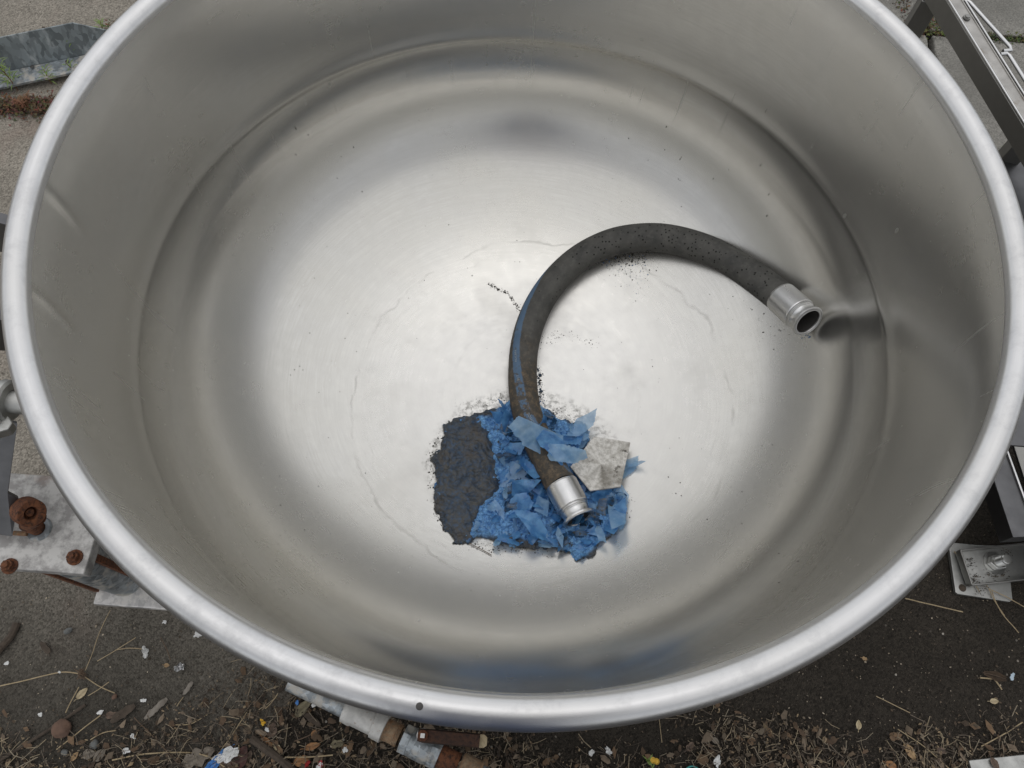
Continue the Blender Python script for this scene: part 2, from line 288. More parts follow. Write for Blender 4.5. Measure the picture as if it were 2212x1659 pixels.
# ------------------------------------------------------------------ mesh helpers
class MB:
    def __init__(s): s.v = []; s.f = []; s.c = []; s.sm = []
    def add(s, vs, fs, col=None, smooth=False):
        o = len(s.v); s.v += [tuple(p) for p in vs]; s.f += [tuple(i+o for i in f) for f in fs]
        s.c += [col]*len(vs); s.sm += [smooth]*len(fs)
    def box(s, c, d, m=None):
        x, y, z = (q/2 for q in d); vs = [Vector((a*x, b*y, e*z)) for a in (-1, 1) for b in (-1, 1) for e in (-1, 1)]
        if m: vs = [m @ p for p in vs]
        vs = [p+Vector(c) for p in vs]
        s.add(vs, [(0, 1, 3, 2), (4, 6, 7, 5), (0, 4, 5, 1), (2, 3, 7, 6), (0, 2, 6, 4), (1, 5, 7, 3)])
    def lathe(s, prof, m, n=40, closed=False):
        vs = []; fs = []
        for r, z in prof:
            for i in range(n):
                a = 2*math.pi*i/n; vs.append(m @ Vector((r*math.cos(a), r*math.sin(a), z)))
        k = len(prof)
        for j in range(k-1 if not closed else k):
            jn = (j+1) % k
            for i in range(n):
                fs.append((j*n+i, j*n+(i+1) % n, jn*n+(i+1) % n, jn*n+i))
        s.add(vs, fs, smooth=True)
    def prism(s, poly, z0, z1, m=None):
        n = len(poly); vs = [Vector((x, y, z0)) for x, y in poly]+[Vector((x, y, z1)) for x, y in poly]
        if m: vs = [m @ p for p in vs]
        s.add(vs, [tuple(range(n))[::-1], tuple(range(n, 2*n))]+[(i, (i+1) % n, (i+1) % n+n, i+n) for i in range(n)])
    def tube(s, pts, r, n=8, caps=True, col=None):
        pts = [Vector(p) for p in pts]; vs = []; fs = []; up = None
        for i, p in enumerate(pts):
            t = (pts[min(i+1, len(pts)-1)]-pts[max(i-1, 0)]).normalized()
            if up is None: up = t.orthogonal().normalized()
            up = (up-t*up.dot(t)).normalized(); b = t.cross(up); rr = r[i] if isinstance(r, (list, tuple)) else r
            for k in range(n):
                a = 2*math.pi*k/n; vs.append(p+(up*math.cos(a)+b*math.sin(a))*rr)
        for i in range(len(pts)-1):
            for k in range(n): fs.append((i*n+k, i*n+(k+1) % n, (i+1)*n+(k+1) % n, (i+1)*n+k))
        if caps: fs.append(tuple(range(n))[::-1]); fs.append(tuple(range((len(pts)-1)*n, len(pts)*n)))
        s.add(vs, fs, col, True)
    def build(s, name, mat, parent=None, loc=None, bevel=0, smooth=None, sharp=True):
        me = bpy.data.meshes.new(name)
        L = Vector(loc) if loc is not None else Vector((0, 0, 0))
        me.from_pydata([(p[0]-L.x, p[1]-L.y, p[2]-L.z) for p in s.v], [], s.f)
        for p, q in zip(me.polygons, s.sm): p.use_smooth = q if smooth is None else smooth
        if any(c is not None for c in s.c):
            a = me.color_attributes.new('col', 'FLOAT_COLOR', 'POINT')
            a.data.foreach_set('color', [q for c in s.c for q in (*(c or (.1, .1, .1)), 1)])
        if sharp and any(p.use_smooth for p in me.polygons): me.set_sharp_from_angle(angle=R_(36))
        me.materials.append(M[mat]); o = bpy.data.objects.new(name, me); sc.collection.objects.link(o)
        if parent is not None:
            o.parent = parent; q = parent; wl = Vector((0, 0, 0))
            while q is not None: wl += q.location; q = q.parent
            L = L-wl if loc is not None else -wl
        if loc is not None or parent is not None: o.location = L
        if bevel:
            b = o.modifiers.new('b', 'BEVEL'); b.width = bevel; b.segments = 2; b.limit_method = 'ANGLE'; b.angle_limit = R_(40)
        return o
def tag(o, label=None, cat=None, group=None, kind=None):
    if label: o['label'] = label
    if cat: o['category'] = cat
    if group: o['group'] = group
    if kind: o['kind'] = kind
    return o
def empty(name, loc, label, cat, group=None):
    o = bpy.data.objects.new(name, None); sc.collection.objects.link(o); o.location = loc; o.empty_display_size = .05
    return tag(o, label, cat, group)
def frame(p, zdir, xhint=None):
    z = Vector(zdir).normalized(); x = (Vector(xhint)-z*Vector(xhint).dot(z)).normalized() if xhint is not None else z.orthogonal().normalized()
    y = z.cross(x); return Matrix(((x.x, y.x, z.x, p[0]), (x.y, y.y, z.y, p[1]), (x.z, y.z, z.z, p[2]), (0, 0, 0, 1)))
def fnoise(x, y, z=0.): return mnoise.noise(Vector((x, y, z)))

# ------------------------------------------------------------------ setting: ground
def grid_sheet(name, mat, x0, x1, y0, y1, z, n, amp=0.):
    nx = max(2, int((x1-x0)/n)); ny = max(2, int((y1-y0)/n)); vs = []; fs = []
    for j in range(ny+1):
        for i in range(nx+1):
            x = x0+(x1-x0)*i/nx; y = y0+(y1-y0)*j/ny; e = min(i, nx-i, j, ny-j) > 0
            vs.append((x, y, z+(amp*(fnoise(x*7, y*7)+.5*fnoise(x*26, y*26)) if e else -.006)))
    for j in range(ny):
        for i in range(nx): a = j*(nx+1)+i; fs.append((a, a+1, a+nx+2, a+nx+1))
    b = MB(); b.add(vs, fs, smooth=True); return b.build(name, mat)
tag(grid_sheet('ground', 'soil', -600, 600, -600, 600, -.012, 60), kind='structure')
tag(grid_sheet('soil', 'soil', -.5, 4, -4, .9, .002, .03, .005), kind='structure')
tag(grid_sheet('concrete_pavement', 'concrete', -5, -.42, -4, 5, .006, .04, .0015), kind='structure')
# grey paving slabs to the upper right, mossy open joints between them
jx = [-.36, .52, 1.33, 2.45, 3.6]; jy = [.95, 1.50, 2.55, 3.6]
pv = MB()
for i in range(4):
    for k in range(3):
        x0, x1, y0, y1 = jx[i]+.012, jx[i+1]-.012, jy[k]+.012, jy[k+1]-.012
        P_ = []
        for (a, b) in (((x0, y0), (x1, y0)), ((x1, y0), (x1, y1)), ((x1, y1), (x0, y1)), ((x0, y1), (x0, y0))):
            for t in range(24):
                f = t/24; x = a[0]+(b[0]-a[0])*f; y = a[1]+(b[1]-a[1])*f; P_.append((x+.010*fnoise(x*14, y*14, 1)+.012*fnoise(x*5, y*5, 5), y+.010*fnoise(x*14, y*14, 9)))
        pv.prism(P_, -.02, .018+.003*((i*3+k) % 3))
# near slab corner that reaches under the tank
tag(pv.build('paving_slabs', 'slab', bevel=.004), kind='structure')
b = MB(); b.prism([(.52, .20), (2.2, -.02), (2.4, .93), (.54, .935)], -.02, .016); tag(b.build('paving', 'slab', bevel=.004), kind='structure')

# ------------------------------------------------------------------ the tank
RW, ZK, DB, DN = .715, .528, .41, 2.45
def dish(r):
    if r < RW: return ZK-DB*math.sqrt(1-(r/RW)**DN)
    return ZK+(r-RW)*50
def hit(x, y, off=0.):
    d = ray(x, y); t = 1.0
    while t < 3:
        P = CAM+d*t
        if P.z-off <= dish(math.hypot(P.x, P.y)): return P
        t += .0004
    return P
def dnorm(x, y):
    r = math.hypot(x, y); e = 1e-3; s = (dish(r+e)-dish(max(r-e, 0)))/(2*e) if r < .705 else 3.
    return Vector((-s*x/max(r, 1e-6), -s*y/max(r, 1e-6), 1)).normalized()
tank = empty('steel_tank', (0, 0, 0), 'large round open-topped brushed stainless steel tank with a thick rolled rim', 'tank')
prof = []
NP = 90
for i in range(NP+1): q_ = math.pi/2*(i+.08)/(NP+.08); prof.append((RW*math.sin(q_), dish(min(RW*math.sin(q_), RW-1e-7)) if i < NP else ZK))
# weld bead and the slight set-in above the knuckle, then the straight wall
for dz_, dr in ((.004, -.0004), (.008, -.0009), (.012, -.0012), (.018, -.0010), (.026, -.0003), (.036, .0006), (.048, .0012), (.066, .0012), (.085, .0011)): prof.append((RW+dr, ZK+dz_))
for i in range(1, 15): u_ = i/14; prof.append((RW+.001+.0047*max(0, (u_-.75)/.25)**2, ZK+.085+(ZR-ZK-.085)*u_))
NS = 720
vs = []; fs = []
dents = [((150, 460), (175, 495)), ((92, 648), (150, 705))]
def wallpt(x, y):
    d = ray(x, y); A = d.x*d.x+d.y*d.y; B = 2*(CAM.x*d.x+CAM.y*d.y); C_ = CAM.x**2+CAM.y**2-RW*RW
    q = math.sqrt(B*B-4*A*C_); t = (-B+q)/(2*A)
    return CAM+d*t
DL = []
for a, b_ in (((112, 415), (172, 490)), ((92, 640), (150, 706))):
    P, Q = wallpt(*a), wallpt(*b_); DL.append((math.atan2(P.y, P.x), P.z, math.atan2(Q.y, Q.x), Q.z))
for r, z in prof:
    for i in range(NS):
        a = 2*math.pi*i/NS; rr = r; zz = z
        if r > .70:
            rr += .0012*fnoise(math.cos(a)*2.2, math.sin(a)*2.2, z*3)
            ca = (a+math.pi) % (2*math.pi)-math.pi
            for a0, z0, a1, z1 in DL:
                ux, uz = (a1-a0)*RW, z1-z0; L2 = ux*ux+uz*uz; wx, wz = (ca-a0)*RW, z-z0
                if a0 < 0 and ca > 2: wx -= 2*math.pi*RW
                t = max(0, min(1, (wx*ux+wz*uz)/L2)); dd = math.hypot(wx-ux*t, wz-uz*t); rr -= .0016*math.exp(-(dd/.008)**2)
        else: zz += .0016*fnoise(r*math.cos(a)*3, r*math.sin(a)*3, 3.)
        vs.append((rr*math.cos(a), rr*math.sin(a), zz))
for j in range(len(prof)-1):
    for i in range(NS): fs.append((j*NS+i, j*NS+(i+1) % NS, (j+1)*NS+(i+1) % NS, (j+1)*NS+i))
fs.append(tuple(range(NS)))
mb = MB(); mb.add(vs, fs, smooth=True)
shell = mb.build('inner_shell', 'tank_steel', tank)
# outer jacket
mb = MB(); I4 = Matrix.Identity(4)
mb.lathe([((RW+.016)*math.sin(q_*math.pi/48), ZK-(DB+.014)*math.sqrt(max(0, 1-math.sin(q_*math.pi/48)**DN))) for q_ in range(1, 25)]+[(.736, ZK+.02), (.736, ZR-.01)], I4, 256); mb.build('outer_jacket', 'tank_steel', tank)
# rolled rim, drilled once near the front
RT_ = .0195; hole = at(906.5, 1526, ZR+.017); ha = math.atan2(hole.y, hole.x); NR, NM = 640, 40
hr = math.hypot(hole.x, hole.y); hm = math.acos(max(-1, min(1, (hr-S)/RT_)))
vs = []; fs = []
for i in range(NR):
    a = 2*math.pi*i/NR
    for k in range(NM):
        m_ = 2*math.pi*k/NM; rr = S+RT_*math.cos(m_); vs.append((rr*math.cos(a), rr*math.sin(a), ZR+RT_*math.sin(m_)+.0006*fnoise(math.cos(a)*6, math.sin(a)*6)))
for i in range(NR):
    for k in range(NM): fs.append((i*NM+k, ((i+1) % NR)*NM+k, ((i+1) % NR)*NM+(k+1) % NM, i*NM+(k+1) % NM))
mb = MB(); mb.add(vs, fs, smooth=True); rim = mb.build('rolled_rim', 'rim_steel', tank)
hp = Vector((hr*math.cos(ha), hr*math.sin(ha), ZR+RT_*math.sin(hm))); hc = Vector((S*math.cos(ha), S*math.sin(ha), ZR)); hn = (hp-hc).normalized()
mb = MB(); mb.lathe([(.0, .0008), (.0036, .0008), (.0040, .0006), (.0043, -.0006)], frame(hp, hn), 24); mb.build('drain_hole', 'bore', tank)
for a_ in (35, 155, 275):
    ca, sa = math.cos(R_(a_)), math.sin(R_(a_)); mb = MB(); mb.lathe([(.0, .0), (.05, 0), (.05, .008), (.021, .009), (.021, .225)], Matrix.Translation((ca*.60, sa*.60, .006)), 24); mb.build('leg', 'dark_steel', tank)
# bracket lugs on the left side, the leg plate and the welded stub with its clamp
mb = MB(); mb.box((-1.0, .055, .535), (.46, .006, .13), Matrix.Rotation(R_(-12), 3, 'Z')); mb.box((-1.0, .060, .603), (.46, .022, .008), Matrix.Rotation(R_(-12), 3, 'Z')); mb.build('support_lug', 'dark_steel', tank, bevel=.001)
mb = MB(); mb.box((-.99, -.155, .535), (.40, .006, .12), Matrix.Rotation(R_(4), 3, 'Z')); mb.box((-.99, -.150, .598), (.40, .022, .008), Matrix.Rotation(R_(4), 3, 'Z')); mb.build('support_lug', 'dark_steel', tank, bevel=.001)
A0, A1 = at(60, 872, .60), at(-30, 862, .60); ax = (A1-A0).normalized(); tin = A0-ax*.14
mb = MB(); mb.lathe([(.0195, -.0), (.0195, .13), (.0195, .30)], frame(tin+ax*.03, ax), 32); stub = mb.build('side_nozzle', 'cast', tank)
mb = MB(); cpz = at(20, 866, .60)
mb.lathe([(.0195, -.006), (.032, -.006), (.036, -.002), (.036, .010), (.033, .014), (.0195, .014)], frame(cpz, ax), 40); mb.lathe([(.0195, .014), (.027, .016), (.027, .08)], frame(cpz, ax), 40)
cl = mb.build('pipe_clamp', 'cast', stub)
dn = Vector((0, -1, -.25)).normalized(); cb = cpz+dn*.046+ax*.004
mb = MB(); mb.prism([(-.014, -.011), (.008, -.016), (.018, -.008), (.018, .012), (-.006, .014)], -.012, .012, frame(cb, (.2, .1, 1))); mb.build('clamp_lug', 'cast', stub, bevel=.002)
mb = MB(); mb.lathe([(.0, .016), (.003, .016), (.004, .022), (.0065, .022), (.0065, .012)], frame(cb+Vector((-.004, .004, .0)), (.15, .15, 1)), 20); mb.build('clamp_bolt', 'bolt_steel', stub)
# leg plate: stands behind the clamp and runs down to the rusty eye
def quadplate(name, mat, pts, th, parent=None, bevel=.001):
    P = [Vector(p) for p in pts]; n = (P[1]-P[0]).cross(P[2]-P[0]).normalized()*th/2
    vs = [p+n for p in P]+[p-n for p in P]; k = len(P); b = MB()
    b.add(vs, [tuple(range(k)), tuple(range(k, 2*k))[::-1]]+[(i, (i+1) % k, (i+1) % k+k, i+k)[::-1] for i in range(k)])
    bm = bmesh.new(); o = b.build(name, mat, parent, bevel=bevel); bm.from_mesh(o.data); bmesh.ops.recalc_face_normals(bm, faces=bm.faces); bm.to_mesh(o.data); bm.free(); return o
quadplate('leg', 'dark_steel', [at(37, 912, .54), at(17, 1062, .44), at(40, 1074, .42), at(26, 1156, .38), at(-40, 1146, .38), at(-70, 900, .54)], .010, tank)

# ------------------------------------------------------------------ galvanised post and rusty eye at the left
ZP = .335
c1, c2, c3, c4 = at(0, 1245, ZP), at(186, 1223, ZP), at(191, 1154, ZP), at(33, 1068, ZP)
pb = at(275, 1292, .02); pcx, pcy = pb.x-.01, pb.y+.045
post = empty('galvanized_post', (pcx, pcy, 0), 'short galvanized post with a bolted cap plate left of the tank', 'post')
x1 = c2.x; y0 = (c1.y+c2.y)/2; x0 = x1-.235; y1 = y0+.185
mb = MB(); mb.box(((x0+x1)/2, (y0+y1)/2, ZP-.015), (x1-x0, y1-y0, .030)); mb.build('cap_plate', 'galv_cap', post, bevel=.003)
mb = MB(); mb.lathe([(.043, .018), (.043, ZP-.032)], Matrix.Translation((pcx-.005, pcy, 0)), 40); mb.build('column', 'galv', post)
for sx, sy in ((-.062, -.03), (.050, -.005)):
    mb = MB(); mb.box((pcx+sx, pcy+sy, ZP/2-.006), (.012, .014, ZP-.05)); mb.build('side_bar', 'rust', post, bevel=.001)
mb = MB(); f0 = at(206, 1307, .01); mb.box((f0.x+.115, f0.y+.10, .012), (.23, .20, .022)); mb.build('foot_plate', 'galv_white', post, bevel=.003)
for q in ((18, 1222), (159, 1203)):
    p = at(*q, ZP+.006); mb = MB(); hx = [(.0108*math.cos(a*math.pi/3+.3), .0108*math.sin(a*math.pi/3+.3)) for a in range(6)]
    mb.prism(hx, 0, .011, Matrix.Translation((p.x, p.y, ZP+.003))); mb.lathe([(0, .017), (.006, .017), (.007, .011)], Matrix.Translation((p.x, p.y, ZP+.003)), 16)
    mb.lathe([(.015, 0), (.015, .003), (.008, .0032)], Matrix.Translation((p.x, p.y, ZP)), 20); mb.build('bolt', 'rust', post)
e0 = at(85, 1143, ZP); eye = empty('rusty_eye_bolt', (e0.x, e0.y, ZP), 'thick rusty eye bolt standing in the cap plate of the galvanized post', 'eye bolt')
ec = at(62, 1106, ZP+.075); ed = (Vector((.80, -.30, .52))).normalized()
mb = MB(); fm = frame(ec, ed)
mb.lathe([(.012, -.020), (.023, -.020), (.026, -.017), (.026, .012), (.024, .015), (.014, .015), (.012, .012), (.012, -.02)], fm, 36); mb.build('eye_ring', 'rust', eye)
mb = MB(); mb.lathe([(.0, .006), (.0070, .006), (.0085, .003), (.0085, -.03)], fm, 24); mb.build('pin', 'rust', eye)
mb = MB(); mb.tube([ec+Vector((.006, -.004, -.012)), (e0.x-.004, e0.y, ZP+.035), (e0.x, e0.y, ZP-.01)], [.020, .014, .013], 20); mb.build('shank', 'rust', eye)
mb = MB(); mb.lathe([(.014, .001), (.014, .006), (.022, .006), (.024, .001)], Matrix.Translation((e0.x, e0.y, ZP)), 32); mb.build('washer', 'galv', eye)
mb = MB(); mb.tube([at(-20, 1149, ZP+.012), at(58, 1153, ZP+.012)], .0045, 10); tag(mb.build('rusty_rod', 'rust_pale'), 'thin rusty rod lying on the cap plate beside the eye bolt', 'rod')

# ------------------------------------------------------------------ galvanised angle iron, top left
ai0, ai1 = at(-260, 210, .03), at(190, 116, .03); ai0.z = ai1.z = .03; dirx = (ai1-ai0).normalized(); perp = Vector((-dirx.y, dirx.x, 0))
ang = empty('angle_iron', (ai0.x, ai0.y, .0), 'galvanized steel angle with drilled lower flange lying on the concrete', 'steel angle')
L_ = (ai1-ai0).length+.09; T = .004
def aim(u, p, z): return ai0+dirx*u+perp*p+Vector((0, 0, z))
mb = MB(); mb.add([aim(0, 0, -.004), aim(L_, 0, -.004), aim(L_-.002, .012, .055), aim(L_-.09, .028, .092), aim(0, .028, .092)]+[aim(0, T, -.004), aim(L_, T, -.004), aim(L_-.002, .012+T, .055), aim(L_-.09, .028+T, .092), aim(0, .028+T, .092)],
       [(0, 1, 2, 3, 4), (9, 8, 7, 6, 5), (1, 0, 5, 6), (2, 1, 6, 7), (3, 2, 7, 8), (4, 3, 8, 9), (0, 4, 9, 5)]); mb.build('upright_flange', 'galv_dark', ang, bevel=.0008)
mb = MB(); mb.add([aim(0, -.072, .004), aim(L_, -.072, .004), aim(L_, -.001, -.001), aim(0, -.001, -.001)]+[aim(0, -.072, -.004), aim(L_, -.072, -.004), aim(L_, -.001, -.008), aim(0, -.001, -.008)],
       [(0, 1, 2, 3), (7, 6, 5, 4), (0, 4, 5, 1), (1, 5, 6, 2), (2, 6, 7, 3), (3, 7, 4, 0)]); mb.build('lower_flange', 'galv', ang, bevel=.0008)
for q, r in (((145, 132), .0065), ((69, 144), .0065), ((35, 144), .002), ((78, 129.5), .002)):
    p = at(*q, .0335); mb = MB(); mb.lathe([(0, .0), (r*.8, .0), (r, -.0008)], Matrix.Translation((p.x, p.y, .0345)), 18); mb.build('bolt_hole', 'bore', ang)

# ------------------------------------------------------------------ stainless stand, right
ZB = .60
stand = empty('metal_stand', (1.1, .5, 0), 'tall stainless frame stand with channel top rail right of the tank', 'stand')
def rail(name, mat, p, q, wd, ht, parent, th=0):
    p, q = Vector(p), Vector(q); d = (q-p).normalized(); s = d.cross(Vector((0, 0, 1))).normalized(); u = s.cross(d); m = Matrix((s, d, u)).transposed()
    b = MB(); b.box((p+q)/2, (wd, (q-p).length, ht), m); return b.build(name, mat, parent, bevel=.0015)
t0, t1 = Vector((.885, 1.16, ZB)), Vector((1.135, .20, ZB)); td = (t1-t0).normalized(); tsd = td.cross(Vector((0, 0, 1))); tsd = tsd if tsd.x > 0 else -tsd
off = tsd*.021
rail('top_rail', 'stand_steel', t0+off+Vector((0, 0, -.027)), t1+off+Vector((0, 0, -.027)), .044, .050, stand)
rail('rail_web', 'stand_top', t0+off*1.02+Vector((0, 0, -.001)), t1+off*1.02+Vector((0, 0, -.001)), .030, .0035, stand)
rail('rail_lip', 'coupling_steel', t0+tsd*.0015, t1+tsd*.0015, .004, .007, stand); rail('rail_lip', 'coupling_steel', t0+tsd*.0405, t1+tsd*.0405, .004, .007, stand); rail('rail_lip', 'stand_top', t0+tsd*.033, t1+tsd*.033, .0025, .006, stand)
rv_ = at(2089, 40, ZB); mb = MB(); mb.lathe([(0, .0055), (.0055, .0055), (.006, .003), (.0085, .003), (.009, 0)], Matrix.Translation((rv_.x-.002, rv_.y, ZB+.002)), 20); mb.build('rivet', 'stand_steel', stand)
# bent rod handles along the outer side
for a, b_ in (((2075, 3), (2170, 110)), ((2164, 117), (2225, 215))):
    p, q = at(*a, ZB-.004), at(*b_, ZB-.004); dd = (q-p).normalized(); ow = tsd*.020
    pts = [p, p+ow*.8, p+ow+dd*.006, q+ow-dd*.010, q+ow*.8, q-tsd*.004] if b_[0] < 2200 else [p-tsd*.004, p+ow*.6, p+ow*.8+dd*.008, q+ow*.8]
    mb = MB(); mb.tube(pts, .0042, 12); mb.build('handle_rod', 'coupling_steel', stand)
def legbox(name, x, y, z0, z1, wx, wy, mat='stand_steel'):
    b = MB(); b.box((x, y, (z0+z1)/2), (wx, wy, z1-z0), Matrix.Rotation(R_(-14), 3, 'Z')); return b.build(name, mat, stand, bevel=.002)
legbox('leg', .965, .955, .01, ZB-.053, .046, .046); legbox('leg', 1.088, .50, .01, ZB-.053, .040, .040)
legbox('leg', 1.50, .86, .01, ZB-.053, .046, .046); legbox('leg', 1.62, .46, .01, ZB-.053, .040, .040)
rail('top_rail', 'stand_steel', (1.46, 1.16, ZB-.02), (1.70, .20, ZB-.02), .044, .044, stand)
quadplate('shelf', 'dark_steel', [at(2186, 290, .50), at(2169, 360, .50), at(2150, 960, .50), at(2330, 975, .50), at(2400, 290, .50)], .006, stand)
quadplate('back_panel', 'stand_steel', [(1.19, -.02, .16), (1.225, -.40, .16), (1.66, -.34, .16), (1.62, .05, .16)], .008, stand)
rail('base_rail', 'dark_steel', (1.125, .12, .135), (1.175, -.285, .135), .055, .05, stand)
rail('rail_lip', 'coupling_steel', (1.150, .10, .1625), (1.203, -.285, .1625), .005, .006, stand)
# foot: base plate, channel bracket and threaded stud
fp = [at(*q, .014) for q in ((2110, 1178), (2052, 1172), (2050, 1186), (2063, 1279), (2068, 1283), (2180, 1300), (2186, 1296), (2182, 1258), (2178, 1180))]
mb = MB(); mb.prism([(p.x, p.y) for p in fp][::-1], .006, .016); mb.build('base_plate', 'cast', stand, bevel=.001)
b0, b1 = at(2092, 1182, .075), at(2118, 1258, .075); bx = Vector((1, -.02+(.0), 0)); bl = .22
brk = MB()
pA, pB = Vector((b0.x, b0.y, 0)), Vector((b1.x, b1.y, 0))
ex = Vector((.98, .17, 0)).normalized()
brk.add([pA+Vector((0, 0, .02)), pB+Vector((0, 0, .02)), pB+ex*bl+Vector((0, 0, .02)), pA+ex*bl+Vector((0, 0, .02)), pA+Vector((0, 0, .026)), pB+Vector((0, 0, .026)), pB+ex*bl+Vector((0, 0, .026)), pA+ex*bl+Vector((0, 0, .026))], [(0, 1, 2, 3)[::-1], (4, 5, 6, 7), (0, 4, 5, 1)[::-1], (1, 5, 6, 2)[::-1], (2, 6, 7, 3)[::-1], (3, 7, 4, 0)[::-1]])
brk.build('bracket_floor', 'cast', stand)
for n_, p, q in (('bracket_wall', pA, pA+ex*bl), ('bracket_wall', pB, pB+ex*bl), ('bracket_wall', pA, pB)):
    rail(n_, 'stand_steel', p+Vector((0, 0, .034)), q+Vector((0, 0, .034)), .004, .020, stand)
bp = at(2150, 1216, .03)
mb = MB(); mb.lathe([(0, .050), (.0100, .050), (.0115, .048), (.0115, .0)], Matrix.Translation((bp.x, bp.y, .026)), 28)
for i in range(10): mb.lathe([(.0116, .020+i*.0024), (.0124, .0212+i*.0024), (.0116, .0224+i*.0024)], Matrix.Translation((bp.x, bp.y, .026)), 24)
std = mb.build('stud', 'bolt_steel', stand)
mb = MB(); hx = [(.0215*math.cos(a*math.pi/3+.2), .0185*math.sin(a*math.pi/3+.2)) for a in range(6)]; mb.prism(hx, .003, .018, Matrix.Translation((bp.x, bp.y, .026))); mb.build('nut', 'bolt_steel', std, bevel=.002)
mb = MB(); mb.lathe([(.012, .003), (.027, .003), (.027, 0)], Matrix.Translation((bp.x, bp.y, .026)), 28); mb.build('washer', 'bolt_steel', std)
sp_ = at(2079, 1270, .016); mb = MB(); mb.lathe([(0, .005), (.004, .005), (.008, .002), (.009, 0)], Matrix.Translation((sp_.x, sp_.y, .016)), 12); mb.build('anchor_screw', 'bark', stand)
mb = MB()
for _ in range(260):
    q = rnd.choice([(2095, 1215), (2105, 1250), (2120, 1275), (2140, 1240), (2175, 1195), (2165, 1240)]); p = at(q[0]+rnd.gauss(0, 7), q[1]+rnd.gauss(0, 7), .027); a = rnd.random()*6.28; k = rnd.uniform(.001, .004); f_ = rnd.uniform(.6, 1.4)
    mb.add([(p.x, p.y, .028), (p.x+k*math.cos(a), p.y+k*math.sin(a), .028+k*.4), (p.x+k*math.cos(a+1.6), p.y+k*math.sin(a+1.6), .0275)], [(0, 1, 2)], tuple(c*f_ for c in rnd.choice([(.03, .026, .02), (.05, .04, .03), (.14, .11, .08)])))
tag(mb.build('dirt', 'litter'), 'dark crumbs of dirt gathered on the stand base plate', 'dirt', kind='stuff')
# another foot at the lower right corner of the view
q0 = at(2105, 1634, .02)
f2 = empty('frame_foot', (q0.x+.1, q0.y-.1, 0), 'pale steel foot plate with dark square tube at the bottom right corner', 'foot plate')
mb = MB(); mb.box((q0.x+.125, q0.y-.088, .012), (.25, .2, .018), Matrix.Rotation(R_(9), 3, 'Z')); mb.build('plate', 'cast', f2, bevel=.002)
mb = MB(); mb.box((q0.x+.14, q0.y-.12, .075), (.09, .14, .11), Matrix.Rotation(R_(9), 3, 'Z')); mb.build('square_tube', 'dark_steel', f2, bevel=.004)

# ------------------------------------------------------------------ valve assembly on the ground under the front rim
ZV = .17
va = at(746, 1533, ZV); vb = at(992, 1653, ZV); vd = (vb-va).normalized(); vm = frame(va, vd, (0, 0, 1))
def vz(x, y): return (at(x, y, ZV)-va).dot(vd)
valve = empty('ball_valve', (va.x, va.y, ZV), 'galvanized ball valve on a rusty pipe run under the front rim', 'valve')
z_b, z_c, z_d, z_e, z_f, z_g, z_h = vz(758, 1538), vz(832, 1573), vz(868, 1588), vz(872, 1590), vz(950, 1630), vz(993, 1653), vz(1036, 1676)
def seg(name, mat, pr, n=40): b = MB(); b.lathe(pr, vm, n); return b.build(name, mat, valve)
seg('thin_pipe', 'galv', [(.0165, -.125), (.0165, -.004), (.019, -.002), (.019, .004)])
seg('reducer', 'cast_white', [(.017, -.002), (.0235, 0), (.0245, .018), (.0225, .022), (.0225, z_c*.72), (.026, z_c*.74), (.027, z_c), (.019, z_c+.001)])
seg('threaded_nipple', 'rust_pale', [(.0205, z_c-.01)]+[q for i in range(3) for q in ((.0205, z_c+.003*i), (.0215, z_c+.003*i+.0015))]+[(.0205, z_c+.010), (.0205, z_d-.014)]+[q for i in range(4) for q in ((.0205, z_d-.013+.003*i), (.0217, z_d-.0115+.003*i))])
hexp = lambda r: [(r*math.cos(a*math.pi/4+math.pi/8), r*math.sin(a*math.pi/4+math.pi/8)) for a in range(8)]
mb = MB(); mb.prism(hexp(.0285), z_e, z_e+.016, vm); mb.lathe([(.0265, z_e+.016), (.0275, z_e+.030), (.0275, z_f-.030), (.0265, z_f-.018)], vm, 40); mb.prism(hexp(.0290), z_f-.018, z_f, vm)
body = mb.build('valve_body', 'galv', valve, bevel=.0012)
seg('rusty_nipple', 'rust', [(.019, z_f-.01), (.021, z_f+.001), (.021, z_g-.012)]+[q for i in range(3) for q in ((.0205, z_g-.011+.003*i), (.0216, z_g-.0095+.003*i))])
seg('rusty_coupling', 'rust_pale', [(.0205, z_g), (.0245, z_g+.002), (.0250, z_g+.006), (.0245, z_h-.004), (.020, z_h)])
seg('end_pipe', 'galv', [(.019, z_h-.003), (.019, z_h+.25)])
hs_ = at(914, 1589, ZV+.045); he = at(1052, 1602, ZV+.045); hd = (he-hs_).normalized(); hm_ = Matrix((hd, Vector((0, 0, 1)).cross(hd), Vector((0, 0, 1)))).transposed()
mb = MB(); mb.lathe([(.013, -.020), (.013, -.004), (.008, -.003), (.008, .010)], Matrix.Translation(hs_), 24); st_ = mb.build('stem', 'galv_white', valve)
mb = MB(); mb.prism(hexp(.0105), .0035, .010, Matrix.Translation(hs_)); mb.build('stem_nut', 'rust', st_, bevel=.001)
mb = MB(); mb.box(hs_+Vector((0, 0, .0115)), (.008, .008, .006), hm_); mb.build('square_end', 'bolt_steel', st_)
hl = (he-hs_).length; hw = .0105; N_ = 14
pv_ = MB(); V_ = []; F_ = []
for i in range(N_+1):
    u = -.010+(hl-.004)*i/N_; wd = hw*(.8 if i == 0 else 1)
    for s_, zz in ((-1, -.003), (-.82, .0016), (0, .0022), (.82, .0016), (1, -.003)): V_.append(hs_+hd*u+hm_.col[1]*s_*wd+Vector((0, 0, zz)))
for i in range(N_):
    for k in range(4): F_.append((i*5+k, i*5+k+1, i*5+k+6, i*5+k+5))
